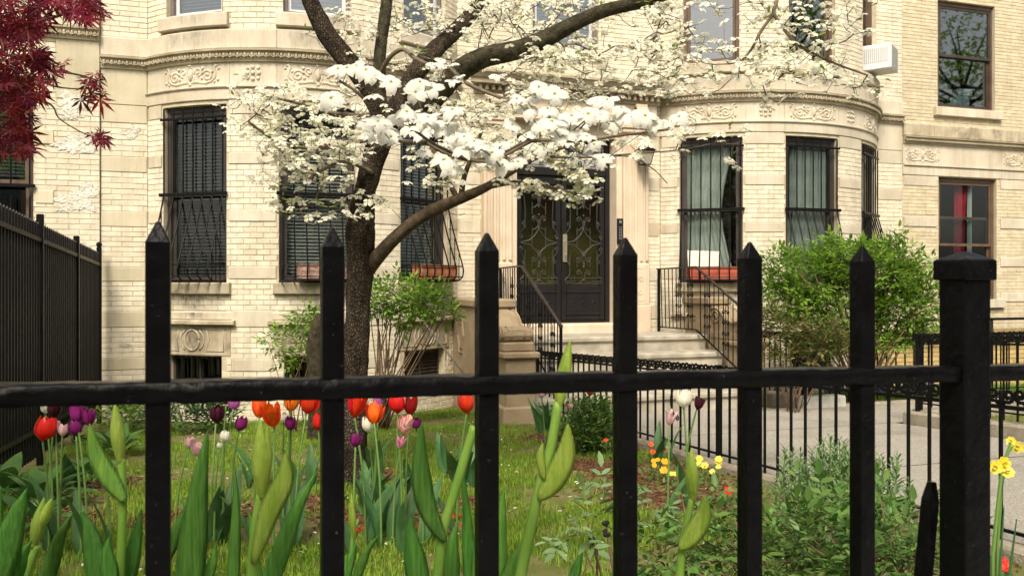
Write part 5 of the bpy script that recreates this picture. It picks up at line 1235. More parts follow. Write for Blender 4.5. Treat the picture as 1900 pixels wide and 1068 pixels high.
shrub('low_bush', 'dense small-leaved green bush by the path fence', 'bush', b, [(P(1095,790,d), (.22,.22,.20)), (P(1075,810,d), (.22,.2,.14)), (P(1125,800,d), (.2,.2,.18)), (P(1100,760,d), (.16,.15,.12))], 1300, .036, 'leaf_rose', 'cane', 12, 2, shell=3.5, up=.7)
# foreground right: rose bush and upright grey-green perennials
def bed(px, py, d): 
    p = P(px, py, d); p[2] = G(p[1]); return p
shrub('rose_bush', 'loose rose bush with small dark leaves at lower right foreground', 'bush', bed(1470, 1000, 2.9),
      [(P(1490,1010,2.9), (.40,.35,.18)), (P(1620,1000,2.9), (.28,.3,.18)), (P(1380,1030,2.8), (.30,.3,.16)), (P(1280,1000,2.8), (.26,.25,.14)), (P(1560,1050,2.7), (.4,.25,.15)), (P(1660,1030,2.7), (.2,.2,.2)), (P(1500,960,3.0), (.24,.2,.10)), (P(1230,1040,2.7), (.16,.2,.10))], 800, .04, 'leaf_rose', 'cane', 40, 2, single=280, stem_r=.004, shell=2.0)
shrub('rose_sprig', 'thin rose sprig with pale leaves left of the loose rose bush', 'bush', bed(1150, 1060, 2.6),
      [(P(1110,960,2.6), (.12,.12,.10)), (P(1075,985,2.6), (.08,.08,.06)), (P(1210,950,2.7), (.12,.12,.08)), (P(1130,905,2.7), (.04,.04,.05))], 34, .04, 'leaf_grey', 'cane', 9, 2, single=60, stem_r=.003)
# upright perennials
pe = bed(1570, 900, 3.9); pl = thing('perennial_clump', 'upright pale green perennial clump in front of the path fence', 'plant', pe)
mbl = MB(); mbs = MB(); Ds = []; Ns = []; Ss = []; Os = []
for i in range(95):
    px = random.gauss(1570, 62); top = P(px, 812+random.random()*70+abs(px-1540)*.25, 3.9+random.gauss(0,.16)); bt = np.array([top[0]+random.gauss(0,.05), top[1]+random.gauss(0,.06), G(top[1])])
    mbs.tube([bt, lerp(bt, top, .5)+rand_unit(1)[0]*.015, top], [.004,.0035,.002], 4, cap=False)
    for k in range(17):
        t = .35+.65*k/16; q = lerp(bt, top, t); a = k*2.4+i
        for s in (0, pi): Ds.append([cos(a+s), sin(a+s), .55+.7*(k/16)**2]); Ns.append([0,0,1.0]); Ss.append(random.uniform(.045,.07)*(1-.4*(k/16)**3)); Os.append(q)
mbl.many(NARROW_V, LEAF_F, frames(np.array(Ds), np.array(Ns), Ss), np.array(Os)); tag(part('foliage', mbl, M['leaf_grey'], pl, True), kind='stuff'); part('stems', mbs, M['stem'], pl)
# dark leafy planting along the house wall
for (px, py, w, n, lab) in ((235,800,.30,190,'bright leafy plants in the corner between side fence and house wall'), (355,800,.5,300,'dark green fern-like planting under the left bay'), (60,830,.35,120,'dark leafy planting at the foot of the side fence')):
    b = GP(px, py); shrub('bed_plant', lab, 'plant', b, [(b+[0,0,.14], (w,.3,.16)), (b+[w*.5,.05,.10], (w*.5,.25,.12))], n, .085, 'leaf_dark' if 'dark' in lab else 'leaf_bright', 'stem', 6, 2, tv=NARROW_V, up=.9, stem_r=.004)
# broad-leaved plants at left
HV = []; HF = []; nt, nu = 8, 4
for i in range(nt+1):
    t = i/nt; w = .30*sin(pi*min(1, t**.75*.93+.06))**.9 if i < nt else .0
    for j in range(nu+1): u = 2*j/nu-1; HV.append((w*u, t, .25*t-.55*t*t+.10*abs(u)*(1-t)))
HF = [(i*(nu+1)+j, i*(nu+1)+j+1, (i+1)*(nu+1)+j+1, (i+1)*(nu+1)+j) for i in range(nt) for j in range(nu)]
HM = MB().add(HV, HF).mesh('leaf', M['leaf_hosta'], True)
def broad(label, px, py, n, s, dd=None):
    b = GP(px, py); o = thing('broad_leaf_plant', label, 'plant', b, 'broad-leaved plants by the side fence')
    for i in range(n):
        a = i*2.4; el = .35+.9*(i/n); d_ = np.array([[cos(a)*cos(el), sin(a)*cos(el), sin(el)]]); R = frames(d_, np.array([[-cos(a)*.5, -sin(a)*.5, 1.0]]), [s*random.uniform(.7,1.1)])[0]
        q = b+np.array([.03*cos(a), .03*sin(a), .02]); st_ = q+d_[0]*s*.35; part('stalk', MB().tube([q, st_], .004, 4), M['stem'], o); place('leaf', HM, o, R, st_)
broad('broad-leaved plant below the large red tulip at far left', 80, 940, 15, .24); broad('broad-leaved plant below the purple tulips at left', 165, 900, 13, .21)
broad('broad-leaved plant at the left picture edge', 5, 930, 12, .24); broad('broad-leaved plant in front of the wall corner at left', 215, 845, 13, .22)
broad('broad-leaved plant with arching leaves low at left', 60, 985, 12, .18)

# ---------------------------------------------------------------- tulips
def bloom_mesh(mat, openness=1.0):
    mb = MB()
    for k in range(6):
        a0 = k*pi/3; rr = 1.0 if k % 2 == 0 else .87; nt, nu = 7, 5; V = []
        for i in range(nt+1):
            t = i/nt; r = .5*rr*float(np.interp(t, [0,.1,.25,.45,.65,.85,1], [.16,.55,.88,1.0,.98,.88,.74] if openness == 1 else [.16,.5,.8,.96,1.04,1.10,1.14])); sp = .66*sqrt(max(.0, 1-(max(0, t-.4)/.605)**2.3))
            for j in range(nu+1):
                u = 2*j/nu-1; a = a0+sp*u; r2 = r*(1-.05*u*u*(1 if k % 2 else -1))
                V.append((r2*cos(a), r2*sin(a), 1.2*t*(1 if k % 2 == 0 else .97)+.015*sin(9*a)*t))
        mb.add(V, [(i*(nu+1)+j, i*(nu+1)+j+1, (i+1)*(nu+1)+j+1, (i+1)*(nu+1)+j) for i in range(nt) for j in range(nu)])
    mb.ball((0,0,.03), (.12,.12,.06), 8, 5)
    return mb.mesh('bloom', M[mat], True)
def lily_mesh(mat):
    mb = MB()
    for k in range(6):
        a0 = k*pi/3; nt, nu = 8, 4; V = []
        for i in range(nt+1):
            t = i/nt; r = .5*(.25+.5*sin(pi*.8*t)+.9*max(0, t-.6)**1.5*2.5); sp = .5*(1-.95*max(0, t-.35)**1.2*1.6)
            for j in range(nu+1): u = 2*j/nu-1; a = a0+max(sp,.02)*u; V.append((r*cos(a), r*sin(a), 1.2*t-.35*max(0,t-.75)))
        mb.add(V, [(i*(nu+1)+j, i*(nu+1)+j+1, (i+1)*(nu+1)+j+1, (i+1)*(nu+1)+j) for i in range(nt) for j in range(nu)])
    return mb.mesh('bloom', M[mat], True)
BM = {}
def tulip_leaf(seed):
    r = random.Random(seed); V = []; nt, nu = 9, 4; lean = r.uniform(.25,.6)
    for i in range(nt+1):
        t = i/nt; w = .11*sin(pi*min(1, t**.7*.9+.09))**.9 if i < nt else 0
        for j in range(nu+1): u = 2*j/nu-1; V.append((w*u, lean*t**1.7+.05-.05*u*u*(1-t), t*(1-.25*lean*t)+.0*u))
    return MB().add(V, [(i*(nu+1)+j, i*(nu+1)+j+1, (i+1)*(nu+1)+j+1, (i+1)*(nu+1)+j) for i in range(nt) for j in range(nu)]).mesh('leaf', M['tulip_leaf'], True)
TLM = [tulip_leaf(s) for s in range(5)]
def tulip(px, py, w, mat, label, d=4.5, leaves=1, lily=False, group='tulips in the lawn bed'):
    c = P(px, py, d); W = w*d/FPX*1.06; g = G(c[1]); bx = c[0]+random.gauss(0,.05); by = c[1]+random.gauss(0,.05)
    o = thing('tulip', label, 'tulip', (bx, by, g), group)
    key = (mat, lily, 1.0 if random.random() < .6 else 1.3)
    if key not in BM: BM[key] = lily_mesh(mat) if lily else bloom_mesh(mat, key[2])
    tl = (random.gauss(0,.2), random.gauss(0,.2), random.uniform(0,6))
    b0 = c-np.array([0,0,.6*W]); op = random.uniform(.88,1.06); put('bloom', BM[key], o, b0, tl, (W*op, W*op, W*random.uniform(.9,1.06)))
    p = [np.array([bx, by, g-.02]), np.array([bx+(c[0]-bx)*.3, by, g+(b0[2]-g)*.55]), b0+np.array([0,0,.02])]; q, r = smooth_path(p, [.0068,.006,.005], 4); part('stem', MB().tube(q, r, 6), M['stem'], o, True)
    for k in range(leaves):
        s = min(.42, (b0[2]-g)*.72)*random.uniform(.75,1.05); put('leaf', random.choice(TLM), o, (bx, by, g-.01), (0, 0, random.uniform(0, 6.28)), (s, s, s))
    return o
for t in [
 (78,792,38,'petal_red','large red tulip at far left before the side fence',4.3), (143,768,26,'petal_purple','upper left tulip of the three purple ones by the side fence',4.3), (166,775,23,'petal_purple','rightmost of the three purple tulips by the side fence',4.3),
 (141,793,24,'petal_purple','lowest of the three purple tulips by the side fence',4.3), (116,796,20,'petal_pink','pink tulip right beside the large red tulip',4.3), (103,789,15,'petal_pink','small pink tulip touching the large red tulip',4.35), (84,757,14,'petal_white','slim white tulip bud above the large red tulip',4.6), (101,758,26,'petal_black','blackish tulip in shade above the large red tulip',4.6),
 (350,821,16,'petal_pink','small round pale pink tulip left of its twin on the lawn',4.4), (366,833,19,'petal_pink','pale pink striped tulip low on the lawn beside the wide iris leaf',4.3), (401,766,28,'petal_black','blackish purple tulip just right of the leftmost picket',4.6),
 (434,748,19,'petal_violet','violet tulip highest of the left group',4.7), (443,785,21,'petal_purple','dark purple tulip left of the orange pair',4.5), (481,757,28,'petal_orange','orange red tulip, left of the orange pair',4.5), (509,769,34,'petal_orange','larger orange red tulip, right of the orange pair',4.3),
 (526,772,16,'petal_white','white tulip half hidden behind the larger orange red one',4.45), (538,745,28,'petal_flame','flamed orange and yellow tulip under the fence rail',4.6), (569,744,34,'petal_red','red tulip left of the second picket',4.5), (540,783,22,'petal_purple','purple tulip below the flamed orange one',4.4), (590,782,24,'petal_red','red tulip mostly hidden by the second picket',4.4),
 (416,808,17,'petal_white','small white tulip low among the left group leaves',4.5), (406,825,10,'petal_white','tiny white bud low in the left group',4.5), (420,740,14,'petal_dark_red','dark red tulip cut by the rail in the left group',4.9),
 (657,750,36,'petal_red','big red tulip just right of the second picket',4.4), (694,767,30,'petal_orange','bright orange red tulip right of the trunk',4.4), (703,749,18,'petal_violet','frilled mauve tulip behind the orange red one by the trunk',4.6), (660,815,21,'petal_purple','purple tulip low in front of the trunk base',4.2), (738,746,31,'petal_red','red tulip beside the dark red one in the middle group',4.6),
 (761,753,27,'petal_dark_red','dark red tulip in the middle group',4.6), (749,788,28,'petal_striped','white tulip streaked with red in the middle group',4.4), (772,783,18,'petal_purple','small purple tulip beside the red streaked one',4.4), (683,786,24,'petal_white','pale white pink tulip behind the middle group',4.7), (681,742,14,'petal_white','white tulip showing behind the big red one',4.7), (867,746,31,'petal_red','red tulip left of the third picket',4.5)]:
    tulip(*t)
tulip(741,818,20,'petal_magenta','magenta and white lily-shaped tulip low in the middle group',4.2, lily=True)
for (x, y, n) in ((470,900,5),(560,905,4),(700,950,8),(690,900,5),(860,900,6),(820,880,4),(130,905,4),(760,930,4)):   # leaf clumps of tulips past bloom
    b = GP(x, y); o = thing('tulip_leaves', {470:'clump of tulip leaves under the orange tulips',560:'clump of tulip leaves left of the second picket',700:'large tulip leaf clump in front of the trunk',690:'tulip leaf clump at the foot of the trunk',860:'tulip leaf clump left of the third picket',820:'small tulip leaf clump right of the middle group',130:'tulip leaf clump under the purple tulips',760:'tulip leaf clump under the red streaked tulip'}[x], 'plant', b, 'tulip leaf clumps')
    for i in range(n):
        s = random.uniform(.26,.40); put('leaf', random.choice(TLM), o, b+np.array([random.gauss(0,.05), random.gauss(0,.05), -.01]), (random.gauss(0,.1), 0, random.uniform(0,6.28)), (s*1.15, s, s))
g2 = 'tulips by the path fence'
for t in [(1268,738,27,'petal_white','cream white tulip before the steps',5.2), (1294,748,18,'petal_black','dark maroon tulip right of the cream white one',5.2), (1005,729,14,'petal_pink','pinkish red tulip behind the tall iris stem',7.4), (1095,725,13,'petal_red','small red tulip just right of the tall iris bud',7.4), (1060,752,9,'petal_striped','tiny red and white tulip left of the dense bush',7.2)]:
    tulip(*t, group=g2)
tulip(1241,772,24,'petal_pink','pale pink lily-shaped tulip below the cream white one',5.0, lily=True, group=g2)
for (x, y, n, s0, lab) in ((1010,800,12,.36,'clump of grey green tulip leaves at the foot of the stone pedestal'), (1235,858,5,.34,'tulip leaves under the pale pink tulip')):
    b = GP(x, y); o = thing('tulip_leaves', lab, 'plant', b, 'tulip leaf clumps')
    for i in range(n): s = random.uniform(.8,1.1)*s0; put('leaf', random.choice(TLM), o, b+np.array([random.gauss(0,.07), random.gauss(0,.07), -.01]), (0, 0, random.uniform(0,6.28)), (s, s, s))

# ---------------------------------------------------------------- irises right behind the front fence
def blade(pts, wid, thick=.0035):
    """leaf blade of lens-shaped section along a path; wid in metres"""
    pts = [np.array(p, float) for p in pts]; mb = MB(); V = []; k = len(pts)
    for i, p in enumerate(pts):
        t = unit(pts[min(i+1,k-1)]-pts[max(i-1,0)]); view = unit(-p); sd = unit(np.cross(t, view)); nn = np.cross(sd, t); w = wid[i]/2
        V += [p-sd*w, p-sd*w*.5+nn*thick*.35, p+nn*thick, p+sd*w*.5+nn*thick*.35, p+sd*w, p+sd*w*.45-nn*thick*.5, p-nn*thick*.8, p-sd*w*.45-nn*thick*.5]
    F = [(i*8+j, i*8+(j+1)%8, i*8+8+(j+1)%8, i*8+8+j) for i in range(k-1) for j in range(8)]
    F += [tuple(range(7,-1,-1)), tuple((k-1)*8+j for j in range(8))]
    return mb.add(V, F)
def down(a, b, z):
    """carry the line a-b on to height z"""
    t = (z-a[2])/(b[2]-a[2]); return a+(b-a)*t
def bud(top, bot, w, d, bulge=.45):
    """swollen pointed bud: photo pixels, width in pixels"""
    a = P(*top, d); b = P(*bot, d); k = 13; pts = [lerp(b, a, i/(k-1)) for i in range(k)]; W = w*d/FPX/2
    rad = [W*float(np.interp(i/(k-1), [0,.15,.35,.5,.7,.88,1], [.34,.62,.95,1.0,.80,.42,.05])) for i in range(k)]
    mb = MB(); mb.tube(pts, rad, 10, True, flat=.72); return mb
def bulge_pow(b): return .9
def iris(label, stem, sw, d, buds=(), spathes=(), leaves=(), smat='iris_bud'):
    pts = [P(x, y, d) for x, y in stem]; ground = down(pts[-2], pts[-1], -1.19)
    if abs(ground[0]-pts[-1][0]) > .25 or abs(ground[1]-pts[-1][1]) > .25: ground = np.array([pts[-1][0]+.3*(pts[-1][0]-pts[-2][0]), pts[-1][1], -1.19])
    o = thing('iris', label, 'iris', ground, 'irises behind the front fence'); W = sw*d/FPX/2
    q, r = smooth_path(pts, [W*(.8+.25*i/len(pts)) for i in range(len(pts))], 4); q = q+[ground]; r = r+[W*1.15]; part('stem', MB().tube(q, r, 10), M['iris_stem'], o, True)
    for tp, bt, w in buds: part('bud', bud(tp, bt, w, d), M['iris_bud'], o, True)
    for path, w in spathes:
        pp = [P(x, y, d-.012) for x, y in path]; n = len(pp); q, _ = smooth_path(pp, [1]*n, 4); k = len(q)
        part('spathe', blade(q, [w*d/FPX*max(.02, sin(pi*.93*(i/(k-1))**1.05)**.9) for i in range(k)], .0035), M[smat], o, True)
    for tip, low, w, dl in leaves:
        a = P(*tip, dl); b = P(*low, dl); g = down(a, b, -1.19)
        g = np.array([b[0]+max(-.15, min(.15, g[0]-b[0])), b[1]+max(-.15, min(.15, g[1]-b[1])), -1.19])
        bow = np.array([random.uniform(-.006,.006), 0, 0]); q, _ = smooth_path([a, lerp(a, b, .33)+bow, lerp(a, b, .68)+bow*.6, b], [1]*4, 5); q = q+[lerp(b, g, t) for t in (.25,.5,.75,1)]; k = len(q); Wl = .84*w*dl/FPX; cum = np.concatenate([[0], np.cumsum([np.linalg.norm(q[i+1]-q[i]) for i in range(k-1)])]); LT = .75*np.linalg.norm(b-a)
        part('leaf', blade(q, [Wl*max(.02, min(1, (cum[i]/LT)**.72)) for i in range(k)], .003), M['iris_leaf'], o, True)
    return o
iris('iris with closed green bud and long spathe left of the leftmost picket', [(224,850),(228,905),(226,1000),(222,1068)], 17, 1.28,
     buds=[((213,748),(224,862),36)], smat='iris_spathe', spathes=[([(166,785),(178,840),(205,890),(232,930)],35)], leaves=[((150,945),(185,1068),52,1.22), ((203,995),(205,1068),36,1.2), ((136,950),(88,1068),36,1.35), ((262,940),(238,1068),36,1.3)])
iris('iris with the plumpest yellow green bud between the first two pickets', [(486,915),(476,970),(470,1040),(468,1068)], 24, 1.12,
     buds=[((484,778),(486,930),50), ((496,790),(494,900),30)], spathes=[([(529,838),(528,890),(500,950),(470,1045)],40)], leaves=[((386,798),(352,1068),62,1.18), ((435,862),(433,1068),27,1.2), ((592,868),(505,1068),42,1.18), ((456,938),(470,1010),16,1.2), ((345,940),(300,1040),36,1.35), ((400,1010),(385,1068),26,1.2)])
iris('iris with a tall upright leafy spathe left of the third picket', [(880,790),(862,850),(838,930),(822,985),(812,1068)], 20, 1.2,
     smat='iris_leaf', spathes=[([(783,782),(780,860),(792,940),(826,1005)],38)], leaves=[((762,960),(775,1068),52,1.25), ((858,870),(872,1068),30,1.25), ((850,965),(838,1068),36,1.3), ((935,905),(920,1068),46,1.3), ((893,905),(884,1068),26,1.22)])
iris('tallest iris with its bud rising above the rail beside the fourth picket', [(1036,745),(1022,830),(1000,910),(984,980),(966,1068)], 22, 1.2,
     buds=[((1058,630),(1036,752),34), ((1045,690),(1036,760),30)], spathes=[([(1054,785),(1050,840),(1028,890),(1000,925)],44), ([(1008,820),(1003,850),(1010,890)],16)], leaves=[((998,975),(945,1068),40,1.24), ((1082,1022),(1065,1068),24,1.3)])
iris('iris with two green buds right of the fourth picket', [(1284,925),(1276,965),(1266,1010),(1262,1068)], 16, 1.25, buds=[((1283,830),(1285,935),32)], spathes=[([(1307,918),(1305,955),(1285,990),(1262,1018)],38)])
iris('short iris with one pale twin-lobed bud near the left edge', [(70,1010),(58,1040),(48,1068)], 18, 1.3, buds=[((82,922),(62,1018),36), ((96,924),(72,985),30)], leaves=[((28,930),(10,1068),56,1.2), ((60,1000),(30,1068),30,1.25)])
iris('small slim iris bud just right of the second picket', [(655,990),(652,1030),(648,1068)], 10, 1.45, buds=[((652,915),(655,1000),20)], leaves=[((662,1005),(640,1068),26,1.4), ((705,990),(662,1068),22,1.4)])
iris('iris leaf fan cut by the left picture edge', [(-20,1000),(-22,1068)], 16, 1.2, leaves=[((2,900),(-12,1068),46,1.2), ((50,905),(-8,1068),70,1.18)])

# ---------------------------------------------------------------- small bedding flowers
def disc_flower(n=7, cup=.2):
    mb = MB()
    for k in range(n):
        a = 2*pi*k/n; V = []
        for i, (t, w) in enumerate(((0,.08),(.45,.30),(.8,.34),(1,.16))):
            for u in (-1,0,1): x, y = w*u, t; V.append((x*cos(a)-y*sin(a), x*sin(a)+y*cos(a), cup*t*t-.05*abs(u)+.03*sin(k*2.0)))
        mb.add(V, [(i*3+j, i*3+j+1, (i+1)*3+j+1, (i+1)*3+j) for i in range(3) for j in range(2)])
    mb.ball((0,0,.06), (.2,.2,.1), 6, 4); return mb
DF = {m: disc_flower().mesh('bloom', M[m], True) for m in ('yellow', 'gold', 'petal_orange', 'petal_red')}
def bedding(label, px, py, mat, k, r, spread=.06):
    b = GP(px, py, .10); b[2] = G(b[1]); o = thing('bedding_flower', label, 'flower', b, 'bedding flowers in the path border')
    for i in range(k):
        c = b+np.array([random.gauss(0,spread), random.gauss(0,spread), .12+random.uniform(-.02,.03)]); n_ = unit(toward(c)+np.array([0,0,.9])+rand_unit(1)[0]*.3); x1 = unit(np.cross(n_, [1,.3,.2])); place('bloom', DF[mat], o, np.stack([x1, np.cross(n_, x1), n_], axis=-1)*r, c)
        part('stem', MB().tube([c-n_*.004, np.array([b[0], b[1], b[2]-.01])], .002, 4), M['stem'], o)
    N = 26; mb = MB(); mb.many(LEAF_V, LEAF_F, frames(unit(rng.normal(size=(N,3))+np.array([0,0,.6])), np.tile([0,0,1.0],(N,1)), rng.uniform(.025,.045,N)), b+rng.normal(size=(N,3))*np.array([.06,.06,.025])+[0,0,.06]); tag(part('foliage', mb, M['leaf_rose'], o, True), kind='stuff')
bedding('orange yellow bedding flower below the pink lily-shaped tulip', 1238, 866, 'gold', 3, .030); bedding('small yellow bedding flowers left of the fifth picket', 1306, 862, 'yellow', 6, .028); bedding('small orange bedding flowers beside the fourth picket', 1208, 864, 'gold', 3, .020)
bedding('small yellow bedding flower right of the iris with two buds', 1333, 876, 'yellow', 2, .02); bedding('red bedding flowers behind the fourth picket by the border', 1202, 836, 'petal_orange', 3, .024); bedding('orange red bedding flower at the foot of the dense bush', 1127, 826, 'petal_orange', 2, .022); bedding('yellow bedding flower close under the dark maroon tulip', 1262, 880, 'yellow', 3, .018)
bedding('red bloom low among the rose bush leaves', 1345, 905, 'petal_red', 1, .028); bedding('red fallen bloom on the ground at lower right', 1868, 1058, 'petal_red', 2, .02, .03)
# fallen tulips on the ground
FP = MB(); 
for k in range(4): a = k*1.5; FP.add([(0,0,0),(.5*cos(a)-.18*sin(a),.5*sin(a)+.18*cos(a),.15),(cos(a),sin(a),.05),(.5*cos(a)+.18*sin(a),.5*sin(a)-.18*cos(a),.15)], [(0,1,2),(0,2,3)])
FPM = FP.mesh('fallen_petals', M['petal_red'])
for (x, y, lab) in ((668,988,'red fallen petals right of the second picket'), (770,986,'red fallen petals left of the tall leafy spathe'), (847,962,'red fallen petals left of the third picket'), (853,980,'single red fallen petals beside the third picket, lower')):
    q = GP(x, y); o = put('fallen_petals', FPM, None, q+np.array([0,0,.015]), (0,0,random.uniform(0,6)), (.06,.06,.06)); tag(o, lab, 'petals', 'fallen tulip petals')
# dried black buds
for (x, y) in ((1124,968),(1126,988),(1100,1002)):
    c = P(x, y, 2.6); o = thing('dried_bud', {968:'topmost of three dried black buds left of the fourth picket',988:'middle of three dried black buds left of the fourth picket',1002:'lowest of three dried black buds left of the fourth picket'}[y], 'bud', (c[0], c[1], c[2]-.2), 'dried black buds')
    m = MB()
    for k in range(7): m.ball(c+rand_unit(1)[0]*.008, .007, 5, 4)
    part('bud', m, M['berry'], o); part('stem', MB().tube([c, lerp(c, bed(1150,1060,2.6), .5)+[.02,0,0], bed(1150,1060,2.6)], .0025, 4), M['cane'], o)
# daffodils at right
def daff(label, heads, stem, d):
    pts = [P(x, y, d) for x, y in stem]; g = pts[-1].copy(); g[2] = G(g[1]); o = thing('daffodil', label, 'daffodil', g, 'daffodils at the right edge')
    part('stem', MB().tube(pts+[g], .006, 6), M['stem'], o)
    for (x, y, w) in heads:
        c = P(x, y, d); r = w*d/FPX/2; n_ = unit(toward(c)+np.array([random.gauss(0,.4),0,random.gauss(0,.3)])); x1 = unit(np.cross(n_, [.2,.1,1])); place('bloom', DF['yellow'], o, np.stack([x1, np.cross(n_, x1), n_], axis=-1)*r, c)
        part('trumpet', MB().tube([c, c+n_*r*.5], [r*.2, r*.32], 8, cap=False), M['yellow'], o, True)
    for k in range(3):
        a = P(stem[-1][0]+random.choice((-1,1))*random.uniform(8,40), stem[0][1]+60+40*k, d); part('leaf', blade([a, lerp(a, g, .5)+[0,0,.02], g], [.003,.012,.013], .002), M['tulip_leaf'], o)
daff('daffodil stalk with three clustered yellow heads right of the fence post', [(1847,866,26),(1862,860,28),(1870,876,24)], [(1858,880),(1850,950),(1842,1030)], 2.6)
daff('pale yellow daffodil nodding above the clustered one at right edge', [(1888,828,24),(1876,818,18)], [(1876,822),(1866,850),(1858,900),(1850,1020)], 2.65)
# blue grape hyacinths in the far bed
GH = MB(); 
for k in range(30): a = k*2.4; z = k/30; r = .018*(1-.55*z); GH.ball((r*cos(a), r*sin(a), .09+.07*z), .0085, 5, 4, 0)
GH.tube([(0,0,0),(0,0,.1)], .003, 4, mi=1)
for k in range(5): a = k*1.25; GH.add([(0,0,0),(.05*cos(a)-.004*sin(a),.05*sin(a)+.004*cos(a),.09),(.09*cos(a),.09*sin(a),.10),(.05*cos(a)+.004*sin(a),.05*sin(a)-.004*cos(a),.09)], [(0,1,2,3)], 1)
GHM = GH.mesh('grape_hyacinth', [M['blue'], M['stem']], True)
for i in range(46):
    x = random.uniform(7.45, 8.6) if i < 30 else random.uniform(8.6, 10.2); y = random.uniform(9.2, 9.6); s = random.uniform(1.2,1.8)
    tag(put('grape_hyacinth', GHM, None, (x, y, G(y)+.02), (random.gauss(0,.1), random.gauss(0,.1), random.uniform(0,6)), (s, s, s)), 'blue grape hyacinth spike in the far bed behind its low fence', 'flower', 'blue grape hyacinths in the far bed')

# ---------------------------------------------------------------- lawn, mulch
def grass(name, n, sampler, h0, h1, mat):
    pts = np.array([sampler() for _ in range(n)]); N = len(pts); a = rng.uniform(0, 2*pi, N); h = rng.uniform(h0, h1, N); ln = rng.uniform(.1,.9,N)
    tv = np.array([(-.5,0,0),(.5,0,0),(.36,.25,.55),(-.36,.25,.55),(0,.75,.95)]); R = np.zeros((N,3,3)); w = rng.uniform(.004,.008,N)
    R[:,0,0] = np.cos(a)*w; R[:,1,0] = np.sin(a)*w; R[:,0,1] = -np.sin(a)*h*ln; R[:,1,1] = np.cos(a)*h*ln; R[:,2,2] = h
    mb = MB(); mb.many(tv, [(0,1,2,3),(3,2,4)], R, pts); return struct(name, mb, M[mat], 'stuff')
MUL = [(GP(470,945), .38), (GP(700,955), .36), (GP(560,930), .3), (GP(185,900), .4), (GP(1060,860), .32), (GP(1150,880), .42), (GP(1230,915), .5), (GP(1300,930), .5), (GP(880,930), .16), (GP(1010,810), .3), (GP(655,880), .34), (GP(300,960), .2), (GP(90,960), .4)]
def inmulch(x, y): return any((x-c[0])**2+(y-c[1])**2 < (r*random.uniform(.55,1.05))**2 for c, r in MUL)
from mathutils import noise
def lawn_pt():
    while True:
        Y = 1.3*(10.9/1.3)**random.random(); X = random.uniform(-1.58, 3.45)
        if X > 2.7+random.gauss(0,.08) and Y < 6.2: continue
        if inmulch(X, Y): continue
        nz = noise.noise((X*1.3, Y*1.3, 0))+.6*noise.noise((X*4, Y*4, 3))
        if nz < -.12+random.gauss(0,.1): continue
        return (X, Y, G(Y)-.012)
grass('lawn_grass', 150000, lawn_pt, .02, .06, 'grass')
def bed_pt(): Y = random.uniform(9.1, 9.9); return (random.uniform(7.3, 12), Y, G(Y))
grass('bed_grass', 9000, bed_pt, .06, .17, 'leaf_bright')
def bed2_pt(): Y = 3+4.1*random.random(); return (random.uniform(6.95, 12), Y, G(Y)+.03)
grass('kerb_bed_grass', 9000, bed2_pt, .03, .09, 'grass')
struct('kerb_bed', MB().add([(6.9,1,G(1)+.04),(17,1,G(1)+.04),(17,7.2,G(7.2)+.04),(6.9,7.2,G(7.2)+.04)], [(0,1,2,3)]), M['lawn'])
pts = []; 
while len(pts) < 9000:
    if random.random() < .8: c, r = random.choice(MUL); x, y = c[0]+random.gauss(0, r*.55), c[1]+random.gauss(0, r*.55)
    else: x, y = random.uniform(2.6, 3.48), random.uniform(1.5, 7)
    if x < 3.47: pts.append((x, y, G(y)-.006))
pts = np.array(pts); N = len(pts); dd = unit(rng.normal(size=(N,3))*np.array([1,1,.18])); mb = MB()
CV = [(-.16,0,-.05),(.16,0,-.05),(.12,1,-.05),(-.14,.95,-.05),(-.13,.02,.06),(.12,.05,.05),(.10,.92,.06),(-.1,.9,.05)]
mb.many(CV, [(4,5,6,7),(0,1,5,4),(1,2,6,5),(2,3,7,6),(3,0,4,7)], frames(dd, np.array([0,0,1.0])+rng.normal(size=(N,3))*.25, rng.uniform(.015,.05,N)), pts)
struct('mulch', mb, M['mulch'], 'stuff')
# small clover and weeds in the lawn
N = 1400; X = rng.uniform(-1.5, 2.9, N); Y = 1.5*(10.5/1.5)**rng.uniform(0,1,N); pts = np.stack([X, Y, np.array([G(y) for y in Y])+.02], axis=-1)
mb = MB(); mb.many(LEAF_V, LEAF_F, frames(unit(rng.normal(size=(N,3))*np.array([1,1,.3])), np.array([0,0,1.0])+rng.normal(size=(N,3))*.3, rng.uniform(.02,.06,N)), pts); struct('lawn_weeds', mb, M['leaf_bright'], 'stuff', True)

# fallen bracts and litter under the tree and on the path
N = 520; X = rng.normal(1.6, 1.7, N); Y = rng.uniform(3, 10.2, N); pts = np.stack([X, Y, np.array([G(y) for y in Y])+np.where((X > 3.62) & (X < 6.7), .012, .04)], axis=-1); pts = pts[(X > -1.5) & (X < 6.6) & ((X < 3.4) | (X > 3.7)) & ~((X > 2.7) & (Y > 8.8))]; N = len(pts)
mb = MB(); mb.many(LEAF_V, LEAF_F, frames(unit(rng.normal(size=(N,3))*np.array([1,1,.2])), np.array([0,0,1.0])+rng.normal(size=(N,3))*.3, rng.uniform(.015,.035,N)), pts); struct('fallen_bracts', mb, M['bract_far'], 'stuff', True)
